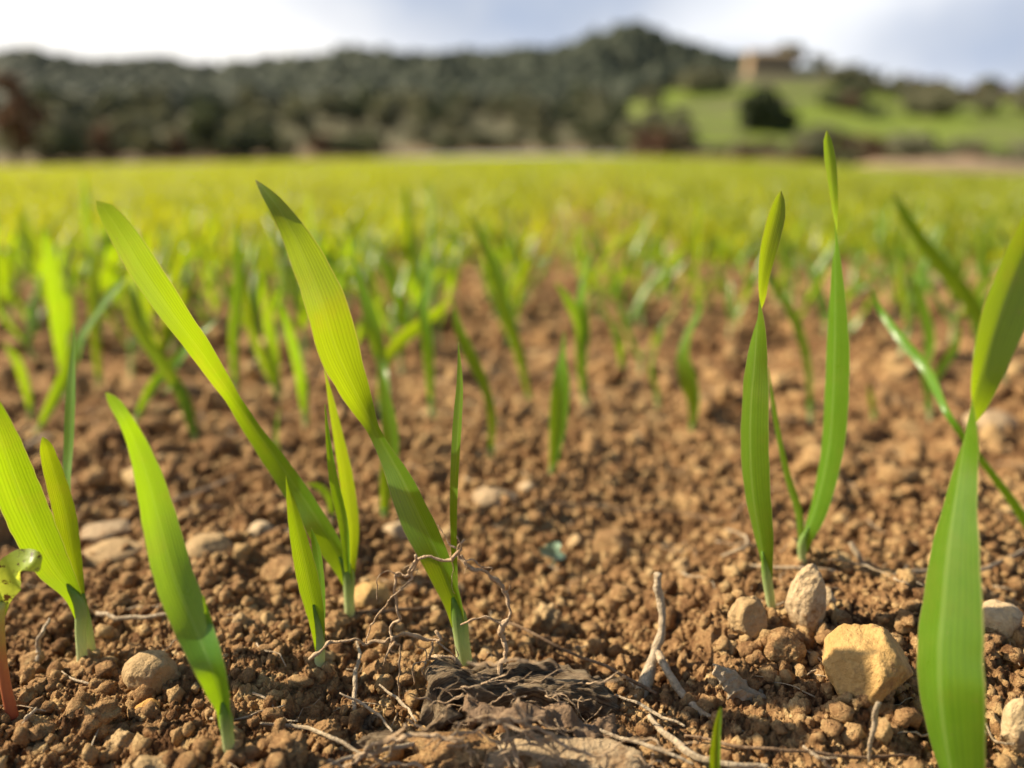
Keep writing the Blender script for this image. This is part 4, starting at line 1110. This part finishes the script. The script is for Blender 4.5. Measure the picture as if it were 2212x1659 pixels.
straw('pale splinter of straw beside the red stem at the left edge', [(46, 1572, 4, .002), (62, 1548, 5, .004), (80, 1528, 3, .005)], seed=32)
straw('brown straw lying behind the tall pale stone towards the right edge', [(1560, 1200, 5, .003), (1600, 1185, 6, .004), (1610, 1160, 5, .005), (1570, 1145, 4, .004)], seed=34, wiggle=.0005)

for (pp, hw), ll in zip(XS, XL):
    straw('split flat dry straw lying ' + ll, [(a, b_, hw * (1.2 if 0 < i < len(pp) - 1 else .7), .0035) for i, (a, b_) in enumerate(pp)], seed=int(pp[0][0]))
# tiny grey-green weed in the middle ground
def weed_mat():
    m, N = new_mat('weed_leaf')
    n = N.noise(N.node('ShaderNodeTexCoord').outputs['Object'], 600, 3)
    finish(N, principled(N, N.mix(n, (0.16, 0.26, 0.16), (0.30, 0.40, 0.28)), 0.6, bump(N, n, .0003, .5)))
    return m
M['weed'] = weed_mat()
Yw = gs(1200, 1220)[1]; b = at(1200, 1225, Yw)
t = empty('weed_sprout', b, 'tiny grey-green weed sprout on bare soil in the middle', 'weed')
img_stem(t, b, [(1200, 1245, 6, Yw), (1198, 1225, 6, Yw), (1195, 1200, 5, Yw)], mat='weed')
for k, (du, dv) in enumerate([(-26, -12), (-8, -26), (14, -20), (22, 4)]):
    img_blade(t, b, [(1195, 1202, 6, 0, Yw), (1195 + du * .5, 1200 + dv * .6, 20, 20, Yw), (1195 + du, 1198 + dv, 16, 40, Yw), (1195 + du * 1.25, 1200 + dv * 1.1, 2, 50, Yw)], mat='weed', n=12, ncross=5)

# ------------------------------------------------------------------ far land: slopes and ridge
DD = np.array([47, 52, 60, 72, 90, 110, 135, 165, 200, 225, 260, 330, 400, 450, 520, 700.0])
ridge_u = [-900, -300, 0, 60, 100, 180, 270, 360, 460, 600, 700, 760, 850, 1000, 1100, 1200, 1250, 1300, 1355, 1400, 1450, 1530, 1600, 1750, 1900, 3100]
ridge_y = [150, 140, 160, 146, 138, 158, 170, 156, 178, 162, 160, 142, 152, 152, 148, 140, 124, 110, 94, 112, 126, 146, 166, 190, 215, 240]
def e_land(u, d):
    ef = e_field(u)
    rg = HOR - np.interp(u, ridge_u, ridge_y) + 0
    left = np.array([ef - 2, ef + 2, ef + 12, ef + 26, 44 + 0 * u, 58 + 0 * u, 74 + 0 * u, 92 + 0 * u, 106 + 0 * u, 114 + 0 * u, 122 + 0 * u, .8 * rg, .93 * rg, rg, rg - 10, rg - 40])
    top = np.interp(u, [1200, 1400, 1550, 1620, 1850, 1920, 2212, 3100], [115, 148, 166, 176, 166, 152, 142, 124])
    slope = np.interp(u, [1200, 1400, 1650, 1900, 2212, 3100], [100, 138, 146, 126, 112, 100])
    right = np.array([ef - 2, ef + 1, ef + 8, ef + 22, .42 * slope, .62 * slope, .82 * slope, slope, .97 * top, top, top - 6, top - 30, top - 40, top - 50, top - 60, top - 90])
    wgt = np.clip((u - 1230) / 220, 0, 1); wgt = wgt * wgt * (3 - 2 * wgt)
    prof = left * (1 - wgt) + right * wgt
    far = np.array([1.0 if x >= 400 else 0 for x in DD])[:, None] if np.ndim(u) else None
    if far is not None: prof = np.where(far > 0, np.maximum(prof, left), prof)
    return prof
us = np.linspace(-900, 3100, 240)
E = e_land(us, DD)
ds = np.exp(np.linspace(math.log(47), math.log(700), 120))
E2 = np.stack([np.interp(ds, DD, E[:, i]) for i in range(len(us))], 1)
UU, D2 = np.meshgrid(us, ds)
HX = (UU - CX) / 1768 * D2; HY = D2
HZ = CAMZ + E2 / 1768 * D2 + fbm(HX, HY, 18, 3, 5) * np.clip(D2 / 100, 0.1, 3) * 0.5
def land_z(u, d):
    e = np.interp(u, us, [np.interp(d, ds, E2[:, i]) for i in (0,)] * 1) if False else None
    j = min(max((u + 900) / 4000 * 239, 0), 238.99); i = min(max(math.log(d / 47) / math.log(700 / 47) * 119, 0), 118.99)
    j0, i0 = int(j), int(i); fj, fi = j - j0, i - i0
    return float((HZ[i0, j0] * (1 - fj) + HZ[i0, j0 + 1] * fj) * (1 - fi) + (HZ[i0 + 1, j0] * (1 - fj) + HZ[i0 + 1, j0 + 1] * fj) * fi)
def land_mat():
    m, N = new_mat('hillside')
    P = N.node('ShaderNodeNewGeometry').outputs['Position']
    s = N.node('ShaderNodeSeparateXYZ', ins={0: P})
    n = N.noise(P, 0.06, 5, 0.6); n2 = N.noise(P, 0.3, 5, 0.65)
    scrub = N.mix(N.ss(n2, .35, .65), (0.07, 0.075, 0.04), (0.16, 0.14, 0.085))
    grass = N.mix(n2, (0.12, 0.18, 0.018), (0.19, 0.225, 0.045))
    ratio = N.math('DIVIDE', s.outputs[0], N.math('MAXIMUM', s.outputs[1], 1.0))
    side = N.ss(N.math('ADD', ratio, N.math('MULTIPLY', N.math('SUBTRACT', n, .5), 0.25)), 0.10, 0.19)
    near = N.math('SUBTRACT', 1.0, N.ss(s.outputs[1], 165, 190))
    g = N.math('MULTIPLY', N.math('MULTIPLY', side, near), N.ss(N.math('ADD', n, N.math('MULTIPLY', n2, .6)), .62, .78))
    col = N.mix(N.math('MULTIPLY', N.math('MULTIPLY', side, near), N.ss(n, .38, .5)), scrub, grass)
    col = N.mix(N.math('MULTIPLY', g, 0.2), col, grass)
    brown = N.math('MULTIPLY', N.math('SUBTRACT', 1.0, N.ss(s.outputs[1], 58, 72)), 0.85)
    col = N.mix(brown, col, N.mix(n2, (0.13, 0.09, 0.05), (0.26, 0.19, 0.11)))
    finish(N, principled(N, col, 0.95, bump(N, n2, 1.0, .8), 0.1))
    return m
M['land'] = land_mat()
idx = np.arange(120 * 240).reshape(120, 240)
F = np.stack([idx[:-1, :-1], idx[:-1, 1:], idx[1:, 1:], idx[1:, :-1]], -1).reshape(-1, 4)
tag(mesh_obj('hills', np.stack([HX, HY, HZ], -1).reshape(-1, 3), F, M['land']), kind='structure')

def foliage(name, a, b_, tr):
    m, N = new_mat(name)
    t = N.node('ShaderNodeAttribute', attribute_name='tint').outputs['Fac']
    oi = N.node('ShaderNodeObjectInfo').outputs['Random']
    col = N.mix(N.math('ADD', N.math('MULTIPLY', t, .7), N.math('MULTIPLY', oi, .35), True), a, b_)
    p = principled(N, col, 0.7, None, 0.2)
    q = N.node('ShaderNodeBsdfTranslucent', ins={0: tr + (1,)}).outputs[0]
    finish(N, N.node('ShaderNodeMixShader', ins={0: 0.22, 1: p, 2: q}).outputs[0])
    return m
M['fol_dark'] = foliage('foliage_dark', (0.085, 0.095, 0.060), (0.17, 0.185, 0.11), (0.10, 0.12, 0.02))  # dark and olive tones lightened and greyed: distance haze put into the colour
M['fol_deep'] = foliage('foliage_deep', (0.030, 0.042, 0.022), (0.075, 0.090, 0.045), (0.07, 0.09, 0.02))
M['fol_olive'] = foliage('foliage_olive', (0.17, 0.17, 0.11), (0.30, 0.285, 0.18), (0.15, 0.15, 0.04))
M['fol_brown'] = foliage('foliage_brown', (0.10, 0.055, 0.035), (0.20, 0.12, 0.08), (0.2, 0.1, 0.05))
M['fol_far'] = foliage('foliage_far', (0.038, 0.048, 0.031), (0.072, 0.082, 0.052), (0.06, 0.08, 0.03))
def bark():
    m, N = new_mat('bark')
    n = N.noise(N.node('ShaderNodeTexCoord').outputs['Object'], 6, 5, .7)
    finish(N, principled(N, N.mix(n, (0.07, 0.05, 0.035), (0.18, 0.13, 0.09)), 0.9, bump(N, n, .05, .8), .1))
    return m
M['bark'] = bark()
def tree(kind, seed, hgt, wid, mat, trunk_h=0.15, nleaf=2600, lobes=9, lsz=0.06):
    """unit tree: base at origin"""
    r = np.random.default_rng(seed)
    t = empty(kind, (0, 0, 0), 'tmp', 'tree')
    c = np.stack([r.normal(0, .24, lobes) * wid, r.normal(0, .24, lobes) * wid, hgt * r.uniform(trunk_h + .15, .80, lobes)], 1)
    c[0] = (0, 0, hgt * .78)
    rad = r.uniform(.16, .30, lobes) * wid
    k = r.integers(0, lobes, nleaf)
    d = unit(r.normal(size=(nleaf, 3))); rr = r.random(nleaf) ** .45
    p = c[k] + d * (rr * rad[k])[:, None] * np.array([1, 1, .85])
    p[:, 2] = np.clip(p[:, 2], hgt * .03, hgt * 1.02)
    a = unit(r.normal(size=(nleaf, 3))); b2 = unit(np.cross(a, r.normal(size=(nleaf, 3))))
    s = (lsz * wid * r.uniform(.6, 1.3, nleaf))[:, None]
    V = np.stack([p - a * s, p + b2 * s * .6, p + a * s, p - b2 * s * .6], 1).reshape(-1, 3)
    F = np.arange(nleaf * 4).reshape(-1, 4)
    tn = np.repeat(np.clip(r.normal(.5, .2, lobes)[k] + r.normal(0, .15, nleaf), 0, 1), 4)
    mesh_obj('crown', V, F, M[mat], t, (0, 0, 0), None, tn, smooth=False)
    B = Buf()
    V, F, uv = tube_geo(catmull([(0, 0, -.2, .05 * wid), (.02 * wid, 0, hgt * .3, .035 * wid), (-.02 * wid, .02, hgt * .7, .012 * wid)], 12)[:, :3], np.linspace(.05, .012, 12) * wid, 8); B.add(V, F, uv)
    for i in range(min(5, lobes)):
        z = hgt * r.uniform(.15, .45)
        V, F, uv = tube_geo(catmull([(0, 0, z), tuple((c[i] + [0, 0, z]) / 2 * [1, 1, .95]), tuple(c[i])], 8), np.linspace(.025, .008, 8) * wid, 6); B.add(V, F, uv)
    B.build('trunk', M['bark'], t, (0, 0, 0))
    return t
TP = {}
def proto(key, *a, **k):
    TP[key] = tree(*a, **k)
proto('bush1', 'shrub', 1, 2.6, 3.2, 'fol_dark'); proto('bush2', 'shrub', 2, 2.2, 3.4, 'fol_dark'); proto('oliv1', 'shrub', 3, 3.2, 3.2, 'fol_olive')
proto('oliv2', 'shrub', 4, 3.8, 3.0, 'fol_olive'); proto('brn1', 'shrub', 5, 3.0, 2.6, 'fol_brown', nleaf=1500); proto('tree1', 'tree', 6, 5.6, 4.4, 'fol_dark', .25)
proto('tree2', 'tree', 7, 5.0, 4.6, 'fol_olive', .25); proto('brn2', 'tree', 8, 6.0, 3.0, 'fol_brown', .15, nleaf=2000)
proto('round', 'shrub', 21, 2.6, 3.0, 'fol_deep', .0, nleaf=4200, lobes=14)
tkids = {k: [o for o in bpy.data.objects if o.parent == p] for k, p in TP.items()}
tused = set()
def put(key, u, d, s, label, group=None, cat='tree', sx=1.0):
    p = TP[key]
    if key in tused:
        o = p.copy(); COL.objects.link(o)
        for ch in tkids[key]:
            c = ch.copy(); COL.objects.link(c); c.parent = o
    else: tused.add(key); o = p
    x = (u - CX) / 1768 * d
    z = land_z(u, d) if d > 47 else float(terrain(np.array(x), np.array(float(d))))
    o.location = (x, d, z - 0.1); o.rotation_euler = (0, 0, random.uniform(0, 6.28)); o.scale = (s * sx, s * sx, s)
    o['label'] = label; o['category'] = cat
    if group: o['group'] = group
    return o
put('brn2', 32, 50, 1.05, 'tall reddish brown tree at the left end of the far field edge', sx=.85)
put('tree1', 445, 52, .62, 'dark rounded tree at the far field edge left of centre', sx=.9)
put('bush1', 150, 50, .78, 'dark shrub at the far field edge beside the tall brown tree', cat='shrub', sx=.8)
put('bush2', 540, 51, .85, 'low dark shrub at the far field edge right of the dark rounded tree', cat='shrub', sx=.9)
put('brn1', 230, 51, .85, 'reddish brown bare shrub at the left of the field edge', cat='shrub', sx=.6)
put('brn1', 385, 50, .62, 'pinkish brown bush between the dark shrubs at the field edge', cat='shrub', sx=.7)
put('round', 1640, 88, 1.75, 'big round dark bush alone on the green slope', cat='bush', sx=1.05)
put('oliv1', 1460, 90, .75, 'small bush on the green slope left of the big round bush', cat='bush')
put('bush2', 1265, 98, 1.5, 'dark clump of trees where the wood meets the green slope', sx=1.1)
put('bush2', 1300, 68, .95, 'dark bush at the foot of the wood left of the green slope', cat='bush', sx=1.3)
put('tree1', 1700, 208, 1.45, 'dark tree touching the right side of the stone hut on the hilltop')
put('tree2', 1760, 212, 1.0, 'pale thin tree on the hilltop right of the dark one')
put('tree1', 1250, 160, 1.2, 'dark tree on the upper slope below the pointed peak')
put('bush1', 1990, 74, .8, 'dark bush low on the green slope at right', cat='bush')
G = 'shrubs and trees of the hedge along the far field edge'
for i in range(74):
    u = random.uniform(-250, 1420); d = random.uniform(50, 62)
    k = random.choice(['bush1', 'bush2', 'oliv1', 'oliv1', 'oliv2', 'brn1', 'oliv2'] if u < 700 else ['bush1', 'bush2', 'oliv1', 'bush1', 'oliv2'])
    s = random.uniform(.5, .85) * np.interp(u, [0, 400, 800, 1100, 1400], [.95, .8, .68, .55, .42])
    put(k, u, d, s, 'shrub in the continuous dark hedge along the far field edge', G, 'shrub', sx=random.uniform(.85, 1.2))
G = 'trees scattered over the wooded slope behind the hedge'
for i in range(130):
    u = random.uniform(-300, 1450); d = random.uniform(66, 175)
    k = random.choice(['tree1', 'tree2', 'oliv1', 'oliv2', 'tree2', 'oliv2'])
    put(k, u, d, random.uniform(.45, .8) * (1.0 + d / 350), 'tree in the wood covering the slope behind the hedge', G, 'tree')
for i in range(85):
    u = random.uniform(1380, 2450); d = random.uniform(52, 66)
    k = random.choice(['oliv1', 'brn1', 'oliv2', 'brn1', 'bush2', 'oliv1'])
    put(k, u, d, random.uniform(.40, .72) * (0.45 if 1480 < u < 1760 else 1), 'scrubby bush in the grey-brown brush along the foot of the right-hand slope', 'brush at the foot of the right-hand slope', 'bush', sx=1.7)
G = 'bushes dotted along the right-hand slope and its foot'
for i in range(120):
    u = random.uniform(1450, 2500)
    band = random.random()
    d = random.uniform(160, 200) if band < .62 else (random.uniform(120, 150) if u > 1750 else random.uniform(150, 175))
    if d < 70 and u < 1750 and random.random() < .6: continue
    if 1560 < u < 1725 and d > 150: continue
    k = random.choice(['oliv1', 'bush2', 'oliv2', 'oliv1', 'bush1', 'brn1'])
    s = random.uniform(.35, .6) if d < 70 else random.uniform(.8, 1.25)
    put(k, u, d, s, 'scrubby bush growing on the upper or middle right-hand slope', G, 'bush', sx=1.25)

# far-off wood on the ridge: reads as one mass
r = np.random.default_rng(5)
tv, tf = ico(2)
n = 5200
u = r.uniform(-700, 1950, n); d = r.uniform(170, 470, n) 
keep = ~((u > 1430) & (d < 330)); u, d = u[keep], d[keep]; n = len(u)
x = (u - CX) / 1768 * d; z = np.array([land_z(a, b_) for a, b_ in zip(u, d)])
sz = r.uniform(2.2, 4.2, n) * (0.6 + d / 600)
V = tv[None] * (1 + r.normal(0, .16, (n, len(tv))))[..., None] * (sz[:, None] * np.stack([np.ones(n), np.ones(n), r.uniform(.8, 1.2, n)], 1))[:, None]
V = V + np.stack([x, d, z + sz * .3], 1)[:, None]
F = (tf[None] + (np.arange(n) * len(tv))[:, None, None]).reshape(-1, 3)
tag(mesh_obj('wood', V.reshape(-1, 3), F, M['fol_far'], tint=np.repeat(r.random(n), len(tv)), smooth=False), 'dark far-off wood covering the ridge on the skyline', 'wood', kind='stuff')

# stone hut on the hilltop
def hut():
    d = 205; u0, u1 = 1600, 1692
    zb = land_z(1645, d) - .5
    x0, x1 = (u0 - CX) / 1768 * d, (u1 - CX) / 1768 * d
    hgt = 4.8
    t = empty('stone_hut', ((x0 + x1) / 2, d, zb), 'tan stone hut on the hilltop beside a dark tree', 'hut')
    B = Buf()
    def box(a, b_):
        v = [(x, y, z) for x in (a[0], b_[0]) for y in (a[1], b_[1]) for z in (a[2], b_[2])]
        B.add(v, [(0, 1, 3, 2), (4, 6, 7, 5), (0, 4, 5, 1), (2, 3, 7, 6), (0, 2, 6, 4), (1, 5, 7, 3)])
    box((x0, d - 3, zb - 1), (x1, d + 3, zb + hgt))
    o = B.build('wall', M['hutwall'], t, t.location, False)
    B = Buf(); 
    xm = d
    v = [(x0 - .4, d - 3.4, zb + hgt), (x1 + .4, d - 3.4, zb + hgt), (x0 - .4, d + 3.4, zb + hgt), (x1 + .4, d + 3.4, zb + hgt), (x0 - .4, d, zb + hgt + 1.2), (x1 + .4, d, zb + hgt + 1.2)]
    B.add(v, [(0, 1, 5, 4), (2, 4, 5, 3), (0, 4, 2), (1, 3, 5), (0, 2, 3, 1)])
    B.build('roof', M['hutroof'], t, t.location, False)
def simple(name, c1, c2_, sc):
    m, N = new_mat(name)
    n = N.noise(N.node('ShaderNodeTexCoord').outputs['Object'], sc, 5, .7)
    finish(N, principled(N, N.mix(n, c1, c2_), .9, bump(N, n, .05, .6), .15))
    return m
M['hutwall'] = simple('hut_wall', (.24, .17, .10), (.34, .25, .16), 1.5)
M['hutroof'] = simple('hut_roof', (.20, .15, .09), (.30, .23, .15), 2)
hut()
# pale bare bank of earth at the right end of the field edge
M['bank'] = simple('bank', (.26, .18, .11), (.46, .34, .22), .7)
V = []; nu, nv_ = 60, 14
for i in range(nu):
    uu = 1850 + 450 * i / (nu - 1)
    for j in range(nv_):
        a = j / (nv_ - 1); d = 49.5 + 3.5 * a
        x = (uu - CX) / 1768 * d
        hh = math.sin(a * math.pi) ** .6 * (0.35 + 0.75 * max(0, math.sin((uu - 1850) / 450 * math.pi)) + .7 * float(fbm(np.array(x), np.array(float(d)), 2.5, 3, 8)))
        V.append((x, d, float(terrain(np.array(x), np.array(float(d)))) - .1 + max(hh, 0)))
idx = np.arange(nu * nv_).reshape(nu, nv_)
F = np.stack([idx[:-1, :-1], idx[1:, :-1], idx[1:, 1:], idx[:-1, 1:]], -1).reshape(-1, 4)
tag(mesh_obj('earth_bank', np.array(V), F, M['bank']), kind='structure')
for o in bpy.data.objects:
    if o.get('label') == 'tmp': print('UNUSED PROTO', o.name)
